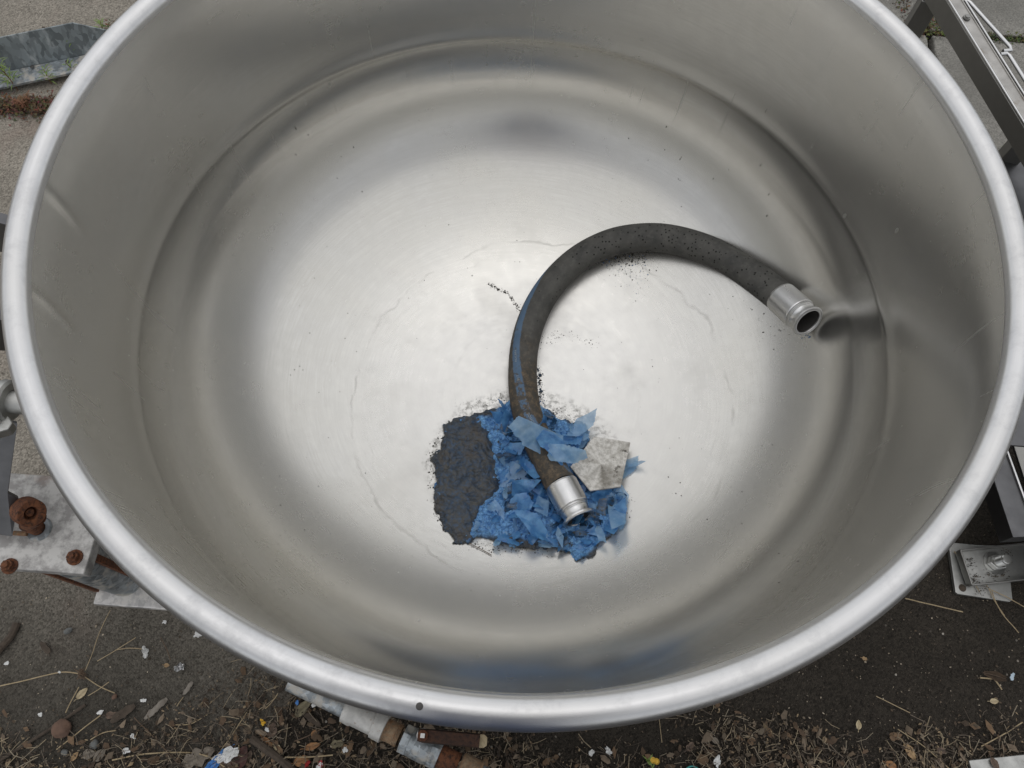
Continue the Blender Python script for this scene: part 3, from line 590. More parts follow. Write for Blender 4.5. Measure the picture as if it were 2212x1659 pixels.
pv_.add(V_, F_, smooth=True); hnd = pv_.build('handle', 'rust_dark', valve); so_ = hnd.modifiers.new('s', 'SOLIDIFY'); so_.thickness = .0022
mb = MB(); u0 = hl-.034
poly = [(u0-.03, -hw*1.05), (hl-.006, -hw*1.1), (hl, -hw*.7), (hl, hw*.7), (hl-.006, hw*1.1), (u0-.03, hw*1.05)]
mb.prism(poly, -.0055, -.0034, frame(hs_, (0, 0, 1), hd)); pb_ = mb.build('handle_sleeve', 'leaf_pale', hnd, bevel=.0006)

# ------------------------------------------------------------------ hose
HR = .0350
key = [(1215, 1052, .020), (1200, 1028, .012), (1178, 985, .004), (1155, 938, .0), (1138, 892, .0), (1130, 842, .0), (1129, 792, .0), (1134, 742, .0), (1149, 690, .0), (1174, 640, .0),
       (1213, 591, .0), (1262, 551, .002), (1322, 523, .006), (1382, 513, .010), (1440, 515, .012), (1502, 530, .012), (1560, 554, .008), (1618, 590, .004), (1672, 631, .003), (1690, 645, .003)]
def hose_pt(x, y, lift, r=HR):
    P = hit(x, y, r)
    for _ in range(4):
        n = dnorm(P.x, P.y); P = hit(x, y, r/max(n.z, .45)+lift)
    return P
hk = [hose_pt(*k) for k in key]
def catmull(P, per=10):
    out = []
    for i in range(len(P)-1):
        a, b, c, d = P[max(i-1, 0)], P[i], P[i+1], P[min(i+2, len(P)-1)]
        for k in range(per):
            t = k/per; out.append(.5*((2*b)+(c-a)*t+(2*a-5*b+4*c-d)*t*t+(3*b-a-3*c+d)*t**3))
    return out+[P[-1]]
HP = catmull(hk, 9)
for _ in range(6): HP = [HP[0]]+[(HP[i-1]+HP[i]*2+HP[i+1])/4 for i in range(1, len(HP)-1)]+[HP[-1]]
# side (in pixels across the hose, -1 left .. 1 right) on which the blue stripe shows
stripe_k = [(1052, 1.25), (985, .55), (940, .25), (892, -.02), (842, -.2), (792, -.42), (742, -.62), (690, -.80), (640, -1.0), (591, -1.5)]
hose = empty('rubber_hose', tuple(HP[0]), 'curved black rubber hose with steel couplings lying in the tank', 'hose')
NH = 36; vs = []; fs = []; uvs = []; cum = [0.]
for i in range(1, len(HP)): cum.append(cum[-1]+(HP[i]-HP[i-1]).length)
FR = []
def px_of(P):
    D = P-CAM; z = D.dot(_F); return 1106+FPX*D.dot(_R2)/z, 829.5-FPX*D.dot(_U2)/z
stc = []
for i, p in enumerate(HP):
    t = (HP[min(i+1, len(HP)-1)]-HP[max(i-1, 0)]).normalized(); view = (CAM-p).normalized(); up = (view-t*view.dot(t)).normalized(); sd_ = up.cross(t)
    if sd_.dot(_R2) < 0 and i < 90: sd_ = -sd_
    FR.append((t, up, up.cross(t)))
    y = px_of(p)[1]; q = 0
    ks = stripe_k
    if i > 100 or y <= ks[-1][0]: q = ks[-1][1]
    elif y >= ks[0][0]: q = ks[0][1]
    else:
        for (ya, qa), (yb, qb) in zip(ks, ks[1:]):
            if yb <= y <= ya: q = qa+(qb-qa)*(ya-y)/(ya-yb)
    stc.append(q*1.15)
# angle measured from the side facing the viewer's lens towards picture right
for i, p in enumerate(HP):
    t, up, sd_ = FR[i]
    sg = 1 if sd_.dot(_R2) >= 0 else -1
    if i: 
        sg = lastsg if (FR[i-1][2].dot(sd_) > 0) else -lastsg
    lastsg = sg
    for k in range(NH+1):
        a = -math.pi+2*math.pi*k/NH; r = HR*(1+.012*fnoise(cum[i]*9, a))
        if i > len(HP)-4: r = HR*.99
        vs.append(p+up*math.cos(a)*r+sd_*sg*math.sin(a)*r)
        da = a-stc[i]
        uvs.append((da/(2*math.pi), cum[i]))
for i in range(len(HP)-1):
    for k in range(NH): a = i*(NH+1)+k; fs.append((a, a+1, a+NH+2, a+NH+1))
SG = lastsg
mb = MB(); mb.add(vs, fs, smooth=True); ho = mb.build('rubber_tube', 'hose_rubber', hose)
ul = ho.data.uv_layers.new(name='UVMap')
for lp in ho.data.loops: ul.data[lp.index].uv = uvs[lp.vertex_index]
def coupling(p, d, label, body_len):
    K = 1.20; m = frame(p, d) @ Matrix.Scale(K, 4); r = .0306; body_len /= K
    b = MB(); b.lathe([(.027, -.003), (.0298, -.002), (r-.0006, -.0005), (r, .0006), (r, .0016), (r, .006), (r, body_len*.5), (r, body_len-.006), (r, body_len-.003), (r, body_len-.002), (r-.0008, body_len-.0006), (r-.0022, body_len), (.0265, body_len+.0005)], m, 56); c = b.build('ferrule_sleeve', 'coupling_steel', hose)
    if label: c['label'] = label
    e = body_len
    b = MB(); b.lathe([(.0275, e-.001), (.0280, e+.003), (.0262, e+.0045), (.0262, e+.0055), (.0270, e+.007), (.0262, e+.009), (.0258, e+.016), (.0268, e+.019), (.0308, e+.0205), (.0310, e+.0235), (.0302, e+.0245), (.0285, e+.0250), (.0280, e+.0238), (.0268, e+.0238), (.0264, e+.0250), (.0240, e+.0250), (.0235, e+.024), (.0232, e-.02)], m, 56)
    f = b.build('clamp_flange', 'coupling_steel', c)
    b = MB(); b.lathe([(.0230, e+.022), (.0228, e-.03), (0, e-.032)], m, 40); b.build('bore', 'bore', f)
# upper right coupling and lower coupling
pe = HP[-1]; F1 = hose_pt(1748, 697, .006, .038); coupling(pe-(F1-pe).normalized()*.004, F1-pe, None, max(.04, (F1-pe).length-.029))
ps = HP[0]; F2 = hose_pt(1251, 1128, .0, .030); F2.z += .014
coupling(ps-(F2-ps).normalized()*.004, F2-ps, None, max(.04, (F2-ps).length-.029))
# lettering printed on the stripe, reading up the hose
def hose_text(txt, v0, size, dang=0.):
    cu = bpy.data.curves.new('t', 'FONT'); cu.body = txt; cu.size = size; cu.space_character = 1.15; cu.resolution_u = 2; to = bpy.data.objects.new('t', cu); sc.collection.objects.link(to)
    dg = bpy.context.evaluated_depsgraph_get(); me = bpy.data.meshes.new_from_object(to.evaluated_get(dg)); bpy.data.objects.remove(to)
    bm = bmesh.new(); bm.from_mesh(me); bmesh.ops.triangulate(bm, faces=bm.faces); bmesh.ops.subdivide_edges(bm, edges=[e for e in bm.edges if e.calc_length() > size*.3], cuts=1)
    for v_ in bm.verts:
        s_ = v0+v_.co.x; i = 0
        while i < len(cum)-2 and cum[i+1] < s_: i += 1
        f = (s_-cum[i])/(cum[i+1]-cum[i]); p = HP[i].lerp(HP[i+1], f); t, up, sd_ = FR[i]; sgn = 1 if sd_.dot(_R2) > 0 else -1
        a = stc[i]+(stc[i+1]-stc[i])*f+dang-(v_.co.y-size*.35)/HR
        v_.co = p+(up*math.cos(a)+sd_*sgn*math.sin(a))*(HR*1.013+.0007)
    bm.to_mesh(me); bm.free(); me.materials.append(M['print_white']); o = bpy.data.objects.new('lettering', me); sc.collection.objects.link(o); o.parent = ho; o.matrix_parent_inverse = Matrix.Translation(-hose.location)
    o.parent = ho; o.matrix_parent_inverse = Matrix.Identity(4); o.location = (0, 0, 0)
    for v_ in me.vertices: pass
    # ho carries the offset of its parent; cancel it
    return o
HOSE_TXT = [('ALCOHOL', .150, .0095), ('BUT', .285, .0075), ('NUCBPA', .335, .0075)]
for a in HOSE_TXT: hose_text(*a)

# ------------------------------------------------------------------ residue in the bottom: sludge, film, shreds, tile piece
def poly_mask(poly):
    def f(x, y):
        ins = False; md = 1e9; n = len(poly)
        for i in range(n):
            ax_, ay = poly[i]; bx_, by = poly[(i+1) % n]
            if (ay > y) != (by > y) and x < (bx_-ax_)*(y-ay)/(by-ay)+ax_: ins = not ins
            ux, uy = bx_-ax_, by-ay; t = max(0, min(1, ((x-ax_)*ux+(y-ay)*uy)/(ux*ux+uy*uy))); md = min(md, math.hypot(x-ax_-ux*t, y-ay-uy*t))
        return md if ins else -md
    return f
def towp(pts): return [(lambda P: (P.x, P.y))(hit(*p, .012)) for p in pts]
out_all = [(1020, 893), (1060, 883), (1098, 872), (1105, 860), (1158, 858), (1175, 880), (1215, 905), (1265, 915), (1272, 940), (1262, 985), (1300, 1050), (1345, 1055), (1348, 1100), (1335, 1145), (1300, 1160), (1282, 1195), (1245, 1211), (1232, 1190), (1190, 1182), (1120, 1180), (1070, 1170), (1030, 1155), (1010, 1170), (975, 1158), (958, 1130), (950, 1085), (940, 1050), (948, 1010), (940, 985), (958, 970), (955, 930), (985, 900)]
out_mud = [(1000, 895), (1030, 893), (1062, 930), (1075, 950), (1078, 1010), (1085, 1040), (1070, 1075), (1040, 1105), (1030, 1135), (1018, 1168), (985, 1170), (960, 1140), (940, 1085), (945, 1040), (935, 985), (955, 965), (955, 925), (975, 905)]
FA, FM = poly_mask(towp(out_all)), poly_mask(towp(out_mud))
PA = towp(out_all); bx0, bx1 = min(p[0] for p in PA)-.03, max(p[0] for p in PA)+.03; by0, by1 = min(p[1] for p in PA)-.03, max(p[1] for p in PA)+.03
def ridged(x, y, s, z=0.): return 1-abs(fnoise(x*s, y*s, z))*2
def crustmesh(name, fn, hfn, mudfn, label, cat, step=.0018):
    nx = int((bx1-bx0)/step); ny = int((by1-by0)/step); idx = {}; vs = []; fs = []; md = []
    for j in range(ny+1):
        for i in range(nx+1):
            x = bx0+i*step; y = by0+j*step; wx = x+.009*fnoise(x*48, y*48)+.004*fnoise(x*170, y*170, 2); wy = y+.009*fnoise(x*48, y*48, 4)+.004*fnoise(x*170, y*170, 6)
            d = fn(wx, wy)
            if d > -.003:
                h = hfn(x, y, d); idx[(i, j)] = len(vs); vs.append((x, y, dish(math.hypot(x, y))+h)); md.append(mudfn(x, y))
    for (i, j) in idx:
        q = [(i, j), (i+1, j), (i+1, j+1), (i, j+1)]
        if all(k in idx for k in q): fs.append(tuple(idx[k] for k in q))
    b = MB(); b.add(vs, fs, smooth=True); o = b.build(name, 'crust', None, sharp=False, loc=(sum(p[0] for p in vs)/len(vs), sum(p[1] for p in vs)/len(vs), .30))
    a = o.data.attributes.new('mud', 'FLOAT', 'POINT'); a.data.foreach_set('value', md); tag(o, label, cat); return o
sm = lambda d, w_: max(0., min(1., (d+.003)/w_))
def h_blue(x, y, d):
    e = sm(d, .016)**.5 if d > -.003 else 0
    return -.002+e*(.009+.007*ridged(x, y, 38)+.006*ridged(x, y, 95, 3.)+.003*fnoise(x*260, y*260)+.006*fnoise(x*14, y*14))
def h_mud(x, y, d):
    e = sm(d, .020)**.45 if d > -.003 else 0
    return -.002+e*(.013+.012*fnoise(x*17, y*17, 7)+.007*ridged(x+.02*fnoise(x*18, y*18), y+.02*fnoise(x*18, y*18, 4), 26, 5.)+.0025*ridged(x+.01*fnoise(x*40, y*40), y, 80, 8.)+.0012*fnoise(x*260, y*260))
crustmesh('plastic_crust', lambda x, y: min(FA(x, y), .004-FM(x, y)+.012), h_blue, lambda x, y: max(0, min(1, .5+3.*fnoise(x*22, y*22, 11)-.55*FA(x, y)/.01)) if FA(x, y) < .03 else 0., 'matted crust of blue plastic scraps stuck to the tank bottom', 'plastic crust')
crustmesh('sludge', FM, h_mud, lambda x, y: 1., 'dark blue-brown mound of dried sludge left of the blue plastic', 'sludge')
sheet = empty('torn_plastic', tuple(hit(1150, 1010)), 'crumpled torn blue plastic film piled around the lower hose coupling', 'plastic film')
def shred(px_, py_, L, W, ang, lift, tilt, curl, mat, jag=.25, roll=0.):
    P = hit(px_, py_, .0); n = dnorm(P.x, P.y); nu, nv_ = max(6, int(L/.0026)), max(4, int(W/.0026)); vs = []; fs = []
    r1, r2, r3 = rnd.random()*50, rnd.random()*50, rnd.random()*50
    rot = Matrix.Rotation(ang, 3, 'Z') @ Matrix.Rotation(tilt, 3, 'Y') @ Matrix.Rotation(roll, 3, 'X')
    folds = [(rnd.uniform(0, 6.28), rnd.uniform(-.35, .35), rnd.uniform(.12, .6)*rnd.choice((-1, 1))) for _ in range(4 if L < .04 else 9)]
    for i in range(nu+1):
        u = i/nu-.5
        for j in range(nv_+1):
            v_ = j/nv_-.5; wj = W*max(.12, 1-jag*1.6*abs(u+.15)**1.3*2)*(1+.55*fnoise(u*4.5+r1, 0, v_*1.2)+.25*fnoise(u*14+r2, v_)); lx = L*u*(1+.25*fnoise(0, v_*7+r2, .3))
            y = v_*wj; z = curl*(u*u*L+.4*v_*v_*W)*.6
            for fa, fo, fk in folds: z += fk*abs(lx*math.cos(fa)+y*math.sin(fa)-fo*L)*.75
            if i in (0, nu) or j in (0, nv_): lx += rnd.uniform(-.0022, .0022); y += rnd.uniform(-.0022, .0022)
            z += .0012*fnoise(lx*120+r1, y*120+r2)
            q = rot @ Vector((lx, y, z)); qq = Vector((P.x+q.x, P.y+q.y, 0)); base = dish(math.hypot(qq.x, qq.y))
            qq.z = max(base+.006, base+lift+q.z); vs.append(qq)
    for i in range(nu):
        for j in range(nv_):
            if (i in (0, nu-1) or j in (0, nv_-1)) and rnd.random() < .16: continue
            a = i*(nv_+1)+j; fs.append((a, a+1, a+nv_+2, a+nv_+1))
    b = MB(); b.add(vs, fs, smooth=False); o = b.build('shred', mat, sheet); return o
def sheetlet(px_, py_, L, W, ang, lift, tilt, curl, mat, roll=0., nf=7):
    P = hit(px_, py_, .0); rot = Matrix.Rotation(ang, 3, 'Z') @ Matrix.Rotation(tilt, 3, 'Y') @ Matrix.Rotation(roll, 3, 'X')
    nc = rnd.randint(4, 7); cs = sorted((k+rnd.uniform(-.33, .33))*6.2832/nc for k in range(nc)); cr = [rnd.uniform(.62, 1.12) for _ in cs]
    pts = [Vector((math.cos(a)*r*L/2, math.sin(a)*r*W/2)) for a, r in zip(cs, cr)]; ring = []
    for i in range(nc):
        a, b = pts[i], pts[(i+1) % nc]; m_ = max(3, int((b-a).length/.0028)); rag = rnd.random() < .35
        for t in range(m_): q = a.lerp(b, t/m_); ring.append(q*(1+(rnd.uniform(-.09, .05) if rag else rnd.uniform(-.012, .012))))
    folds = [(rnd.uniform(0, 6.28), rnd.uniform(-.32, .32), rnd.uniform(.15, .7)*rnd.choice((-1, 1))) for _ in range(nf)]; k0 = rnd.random()*40
    K = max(5, int(W/.005)); n_ = len(ring); loc = [Vector((0, 0))]+[q*(j/K) for j in range(1, K+1) for q in ring]; vs = []
    for q in loc:
        z = curl*(q.x*q.x/L+.4*q.y*q.y/W)*1.2
        for fa, fo, fk in folds: z += fk*abs(q.x*math.cos(fa)+q.y*math.sin(fa)-fo*L)*.5
        z += .0016*fnoise(q.x*70+k0, q.y*70)
        w_ = rot @ Vector((q.x, q.y, z)); X, Y = P.x+w_.x, P.y+w_.y; base = dish(min(.70, math.hypot(X, Y))); vs.append((X, Y, max(base+.005, base+lift+w_.z)))
    fs = [(0, 1+i, 1+(i+1) % n_) for i in range(n_)]
    for j in range(K-1):
        for i in range(n_): a = 1+j*n_+i; b = 1+j*n_+(i+1) % n_; fs.append((a, a+n_, b+n_, b))
    m_ = MB(); m_.add(vs, fs, smooth=True); return m_.build('shred', mat, sheet)
big = [  # px, py, length, width, angle, lift, tilt, curl
 (1140, 960, .095, .055, -.3, .060, .15, -.35, 'film_pale'), (1175, 985, .085, .05, -1.0, .070, -.1, -.4, 'film'), (1212, 1008, .095, .035, -.15, .072, .1, .3, 'film_pale'),
 (1228, 945, .080, .055, .7, .022, -.2, .4, 'film'), (1252, 930, .060, .035, .9, .035, -.3, .3, 'film_pale'), (1215, 955, .06, .05, 0.3, .020, .2, .5, 'film'),
 (1335, 1110, .085, .030, 1.45, .022, .1, .5, 'film_pale'), (1325, 1125, .08, .03, 1.2, .018, .1, .5, 'film'), (1355, 1015, .07, .03, .9, .012, .1, .2, 'film_pale'), (1372, 1005, .045, .012, .15, .012, -.3, .2, 'film_pale'),
 (1150, 1085, .075, .045, -.9, .032, .3, .6, 'film'), (1130, 1060, .07, .04, .5, .030, -.3, .6, 'film'), (1165, 1100, .06, .035, -1.3, .03, -.3, .5, 'film_pale'), (1120, 1100, .06, .04, 1.2, .028, .2, .6, 'film'),
 (1165, 1145, .085, .045, -.35, .022, .05, .15, 'film'), (1185, 1155, .07, .03, -.25, .022, .05, .15, 'film_pale'), (1110, 985, .05, .035, .4, .03, .2, .5, 'film'), (1105, 935, .06, .04, -.5, .022, .3, .4, 'film_dark'),
 (1080, 915, .05, .03, -.2, .02, .2, .4, 'film'), (1130, 905, .05, .025, .9, .02, .3, .3, 'film'), (1290, 1075, .06, .03, .3, .02, .2, .5, 'film'), (1300, 1100, .05, .03, 1., .024, -.2, .5, 'film_dark'),
 (1265, 1150, .05, .035, .6, .014, .2, .4, 'film_dark'), (1290, 1160, .055, .03, .9, .014, .2, .4, 'film'), (1262, 1190, .05, .028, .8, .014, .1, .4, 'film'), (1275, 1105, .04, .025, -.2, .03, .0, .2, 'film_pale'),
 (1090, 1145, .06, .03, -.1, .016, .1, .3, 'film'), (1060, 1135, .05, .03, .3, .016, .1, .3, 'film_pale'), (1100, 1165, .07, .025, -.1, .012, .05, .2, 'film'), (1190, 1175, .07, .022, -.05, .012, .05, .2, 'film'),
 (1095, 1030, .055, .035, 1.3, .018, .2, .4, 'film'), (1115, 1015, .05, .03, .0, .02, .2, .4, 'film_pale'), (1140, 1025, .06, .035, -.6, .034, .3, .5, 'film'), (1205, 1060, .05, .02, -1.1, .03, .3, .4, 'film_dark')]
big = [(1152, 972, .120, .060, -.35, .088, .12, -.35, 'film_pale'), (1185, 985, .10, .055, -1.05, .100, -.05, -.4, 'film'), (1215, 1012, .095, .034, -.18, .098, .10, .25, 'film_pale'),
       (1222, 948, .100, .075, .6, .030, -.1, .3, 'film'), (1255, 932, .075, .040, .9, .045, -.2, .3, 'film_pale'), (1332, 1108, .115, .045, 1.5, .028, .1, .35, 'film_pale'), (1120, 1030, .080, .05, .4, .038, .2, .4, 'film_pale'),
       (1162, 1148, .105, .055, -.3, .026, .05, .12, 'film'), (1100, 925, .07, .045, -.4, .030, .2, .4, 'film')]+big[6:]
for a in big: sheetlet(a[0], a[1], a[2]*1.2, a[3]*1.35, *a[4:], roll=rnd.uniform(-.35, .35), nf=8)
k_ = 0
while k_ < 120:
    x = rnd.uniform(1030, 1340); y = rnd.uniform(885, 1200); P = hit(x, y)
    if FA(P.x, P.y) < .006 or FM(P.x, P.y) > -.004: continue
    if 1215 < x < 1360 and 950 < y < 1055: continue
    if rnd.random() < .7: sheetlet(x, y, rnd.uniform(.03, .075), rnd.uniform(.016, .036), rnd.uniform(0, 6.3), rnd.uniform(.012, .030), rnd.uniform(-.8, .8), rnd.uniform(-.3, .7), rnd.choice(['film', 'film', 'film_pale', 'film_dark']), rnd.uniform(-.9, .9), 5); k_ += 1; continue
    shred(x, y, rnd.uniform(.022, .058), rnd.uniform(.012, .028), rnd.uniform(0, 6.3), rnd.uniform(.012, .030), rnd.uniform(-.9, .9), rnd.uniform(-.3, .9), rnd.choice(['film', 'film', 'film_pale', 'film_dark']), .4, rnd.uniform(-.8, .8)); k_ += 1
# pale speckled tile piece leaning on the shreds
tp = [(1283, 942), (1362, 955), (1341, 1051), (1275, 1060), (1232, 1008)]
def tileP(x, y):
    d = ray(x, y); n = Vector((-.05, .16, 1)).normalized(); o = hit(1300, 1000)+Vector((0, 0, .040)); return CAM+d*((o-CAM).dot(n)/d.dot(n))
T_ = [tileP(*q) for q in tp]; n = (T_[1]-T_[0]).cross(T_[3]-T_[0]).normalized(); n = n if n.z > 0 else -n
cT = sum(T_, Vector())/len(T_); mb = MB(); k = len(T_)
mb.add(T_+[p-n*.006 for p in T_], [tuple(range(k))[::-1], tuple(range(k, 2*k))]+[(i, (i+1) % k, (i+1) % k+k, i+k) for i in range(k)])
o = mb.build('stone_tile', 'tile', None, loc=tuple(cT), bevel=.0016); bm = bmesh.new(); bm.from_mesh(o.data); bmesh.ops.recalc_face_normals(bm, faces=bm.faces); bm.to_mesh(o.data); bm.free()
tag(o, 'flat grey-white speckled broken tile leaning on the blue plastic', 'tile')
# straw under the sludge and flecks of dirt
def on_dish(pts, off=.0015):
    out = []
    for q in pts: P = hit(*q); out.append((P.x, P.y, dish(math.hypot(P.x, P.y))+off))
    return out
mb = MB(); mb.tube(on_dish([(975, 1155), (1010, 1172), (1045, 1190), (1062, 1200)], .003), .0009, 6); tag(mb.build('straw', 'straw_dark'), 'thin straw sticking out below the sludge inside the tank', 'straw')
gr = MB()
def fleck(x, y, s, col, off=.0008):
    P = hit(x, y); n_ = rnd.randint(5, 7); a0 = rnd.random()*6
    if P.z > .60: return
    z = lambda X, Y: dish(math.hypot(X, Y))+off
    pts = [(P.x+s*math.cos(a0+k*6.283/n_)*rnd.uniform(.5, 1.1), P.y+s*math.sin(a0+k*6.283/n_)*rnd.uniform(.5, 1.1)) for k in range(n_)]
    b0_ = [(x_, y_, z(x_, y_)-.0004) for x_, y_ in pts]; top = [(P.x+(x_-P.x)*.5, P.y+(y_-P.y)*.5, z(x_, y_)+s*rnd.uniform(.15, .5)) for x_, y_ in pts]
    gr.add(b0_+top, [tuple(range(n_, 2*n_))]+[(i, (i+1) % n_, (i+1) % n_+n_, i+n_) for i in range(n_)], col)
dk = (.035, .03, .022); bl_ = (.07, .18, .38)
def trail(pts, n, wd, s, cols, pw=1.):
    s *= .8
    for _ in range(int(n*1.5)):
        i = rnd.randrange(len(pts)-1); t = rnd.random(); x = pts[i][0]*(1-t)+pts[i+1][0]*t+rnd.gauss(0, wd); y = pts[i][1]*(1-t)+pts[i+1][1]*t+rnd.gauss(0, wd); fleck(x, y, s*(rnd.uniform(.25, .8) if rnd.random() < .85 else rnd.uniform(.9, 1.7)), rnd.choice(cols))
trail([(1055, 612), (1075, 625), (1095, 633), (1108, 650), (1120, 668)], 150, 2.0, .0022, [dk, (.06, .055, .045)]); trail([(1120, 668), (1128, 672)], 30, 4, .0018, [dk])
trail([(1315, 556), (1395, 560)], 150, 7, .0022, [dk, (.05, .05, .04)]); trail([(1310, 565), (1400, 585)], 150, 16, .0018, [dk, (.12, .11, .09), bl_]); trail([(1330, 600), (1385, 640)], 40, 16, .0012, [(.15, .14, .12), dk, bl_])
trail([(1172, 745), (1195, 725), (1215, 722), (1290, 745)], 130, 7, .0018, [dk, (.15, .14, .12)]); trail([(1160, 850), (1172, 885), (1215, 908)], 90, 7, .0022, [dk, (.05, .06, .07), bl_]); trail([(1163, 795), (1168, 855)], 110, 3.5, .0032, [dk, (.03, .07, .12)])
trail([(990, 880), (1060, 872), (1100, 858)], 90, 9, .0014, [dk]); trail([(945, 940), (935, 1000), (940, 1080), (955, 1140)], 110, 7, .0020, [dk, (.06, .05, .04)])
trail([(1010, 1175), (1100, 1188), (1200, 1198)], 150, 7, .0018, [dk, (.10, .09, .07)]); trail([(1350, 1075), (1355, 1120)], 40, 9, .0015, [dk]); trail([(1200, 890), (1270, 915)], 70, 8, .0016, [dk])
trail([(1590, 640), (1700, 720)], 26, 18, .0018, [dk]); trail([(1735, 728), (1750, 724)], 9, 3, .0022, [bl_])
for _ in range(150):
    x, y = rnd.uniform(600, 1750), rnd.uniform(250, 1300); fleck(x, y, rnd.uniform(.0006, .0016), rnd.choice([dk, (.10, .09, .08)]))
for q in ((607, 463), (275, 648), (475, 1275), (1020, 595), (905, 1340)): fleck(*q, .0022, (.7, .7, .68))
tag(gr.build('grit', 'litter'), 'loose dark grit and tiny blue flecks scattered over the tank bottom', 'grit', kind='stuff')

# ------------------------------------------------------------------ litter on the ground
PALE = [(.30, .25, .18), (.17, .135, .10), (.11, .085, .062), (.065, .05, .037), (.045, .035, .027), (.03, .024, .018), (.025, .02, .016), (.04, .032, .025), (.055, .043, .034), (.12, .105, .085), (.20, .18, .15)]
def density(x, y):
    nz = fnoise(x*3.1, y*3.1, 4)*.16+fnoise(x*9, y*9, 2)*.05
    d = (-.715+nz-(.03 if x < -.5 else 0)+(.03 if x > .2 else 0)-y)/.12
    dd = math.hypot(x+.50, y+.50); d = max(d, (1.0-dd/.16)+nz*2) ; d = max(d, .9-abs(math.hypot(x, y)-.79)/.05+nz*2 if x < .1 and y < -.3 else 0)
    return max(0., min(1., d))
def zg(x, y):
    return .009 if x < -.42 else .006
lit = MB()
def bit(x, y, s, el, col, b=None, lift=None):
    b = b or lit; n_ = rnd.choice([4, 5, 6]); a = rnd.random()*6.28; tx, ty = rnd.gauss(0, .25), rnd.gauss(0, .25); z0 = zg(x, y)+(rnd.random()*.010 if lift is None else lift)
    vs = [(x, y, z0+s*.15)]
    for k in range(n_):
        t = 6.283*k/n_; lx = s*math.cos(t)*rnd.uniform(.7, 1.2); ly = s*el*math.sin(t)*rnd.uniform(.6, 1.2); X = lx*math.cos(a)-ly*math.sin(a); Y = lx*math.sin(a)+ly*math.cos(a)
        vs.append((x+X, y+Y, max(zg(x, y)-.001, z0+tx*X+ty*Y)))
    f_ = rnd.uniform(.65, 1.3); b.add(vs, [(0, k+1, (k+1) % n_+1) for k in range(n_)], tuple(c*f_*k_ for c, k_ in zip(col, (.95, .84, .70))))
def strawbit(x, y, L, r, col, b=None):
    a = rnd.random()*6.28; c_ = rnd.gauss(0, .25); z = zg(x, y)+rnd.random()*.012; pts = [(x+L*(t-.5)*math.cos(a+c_*t), y+L*(t-.5)*math.sin(a+c_*t), z+rnd.random()*.004) for t in (0, .5, 1)]
    (b or lit).tube(pts, r, 4, False, col)
n_ = 0
while n_ < 42000:
    x = rnd.uniform(-1.3, 1.45); y = rnd.uniform(-1.10, -.25); d = density(x, y)
    if rnd.random() > d: continue
    n_ += 1; q = rnd.random()
    if q < .82: bit(x, y, rnd.uniform(.0012, .0044)*(2.2 if rnd.random() < .08 else 1), rnd.uniform(.25, .8), rnd.choice(PALE))
    elif q < .97: strawbit(x, y, rnd.uniform(.012, .045), rnd.uniform(.0004, .0010), rnd.choice(PALE[:4]+[(.36, .29, .19)]))
    else: bit(x, y, rnd.uniform(.008, .016), rnd.uniform(.4, .7), rnd.choice([(.17, .12, .08), (.12, .085, .06), (.21, .18, .15)]))
n_ = 0
while n_ < 9000:
    x = rnd.uniform(-1.6, 1.7); y = rnd.uniform(-1.75, -1.10)
    n_ += 1
    if rnd.random() < .85: bit(x, y, rnd.uniform(.002, .007), rnd.uniform(.25, .8), rnd.choice(PALE))
    else: strawbit(x, y, rnd.uniform(.012, .045), rnd.uniform(.0004, .0010), rnd.choice(PALE[:4]))
for _ in range(9000):   # thin scatter of grit and crumbs elsewhere
    x, y = (rnd.uniform(-1.9, 1.7), rnd.uniform(-1.1, 1.4)) if _ % 3 == 0 else (rnd.uniform(-1.15, 1.3), rnd.uniform(-.95, -.2))
    if math.hypot(x, y) < .6: continue
    bit(x, y, rnd.uniform(.0006, .0026)*(1.5 if rnd.random() < .08 else 1), rnd.uniform(.4, .9), rnd.choice([(.30, .28, .24), (.45, .43, .39), (.1, .08, .06), (.05, .04, .03), (.14, .12, .10), (.07, .06, .05), (.03, .026, .02), (.11, .10, .085), (.06, .05, .04)]), lift=.001)
tag(lit.build('leaf_litter', 'litter'), 'carpet of broken leaf crumbs, straw and grit on the dark soil', 'leaf litter', kind='stuff')

def place(o, x, y, z, rz, rx=0, ry=0): o.location = (x, y, z); o.rotation_euler = (rx, ry, rz); return o
def leaf_mesh(mat, L, W, lobes=0, curl=.25, seed=0):
    rr = random.Random(seed); N = 18; K = 6; vs = []; fs = []
    for i in range(N+1):
        u = i/N; w_ = W/2*math.sin(math.pi*min(1, u**.85))**.8
        if lobes: w_ *= .62+.38*abs(math.sin(u*math.pi*lobes))
        for j in range(-K, K+1):
            v_ = j/K; x = (u-.5)*L; y = w_*v_*(1+.15*fnoise(u*7+seed, v_*2)); z = curl*(v_*v_*w_*1.2+(u-.5)**2*L*.5)+.05*L*fnoise(u*5+seed, v_*2.5)
            vs.append((x+.05*L*fnoise(u*3+seed, v_), y, max(z, -.001)+.001))
    n2 = 2*K+1
    for i in range(N):
        for j in range(2*K): a = i*n2+j; fs.append((a, a+1, a+n2+1, a+n2))
    b = MB(); b.add(vs, fs, smooth=True); b.tube([(-.5*L, 0, .001), (-.62*L, .03*L, .002), (-.72*L, .02*L, .001)], .0008, 5)
    o = b.build('dry_leaf', mat); return o
GL = 'dry leaves scattered on the ground'
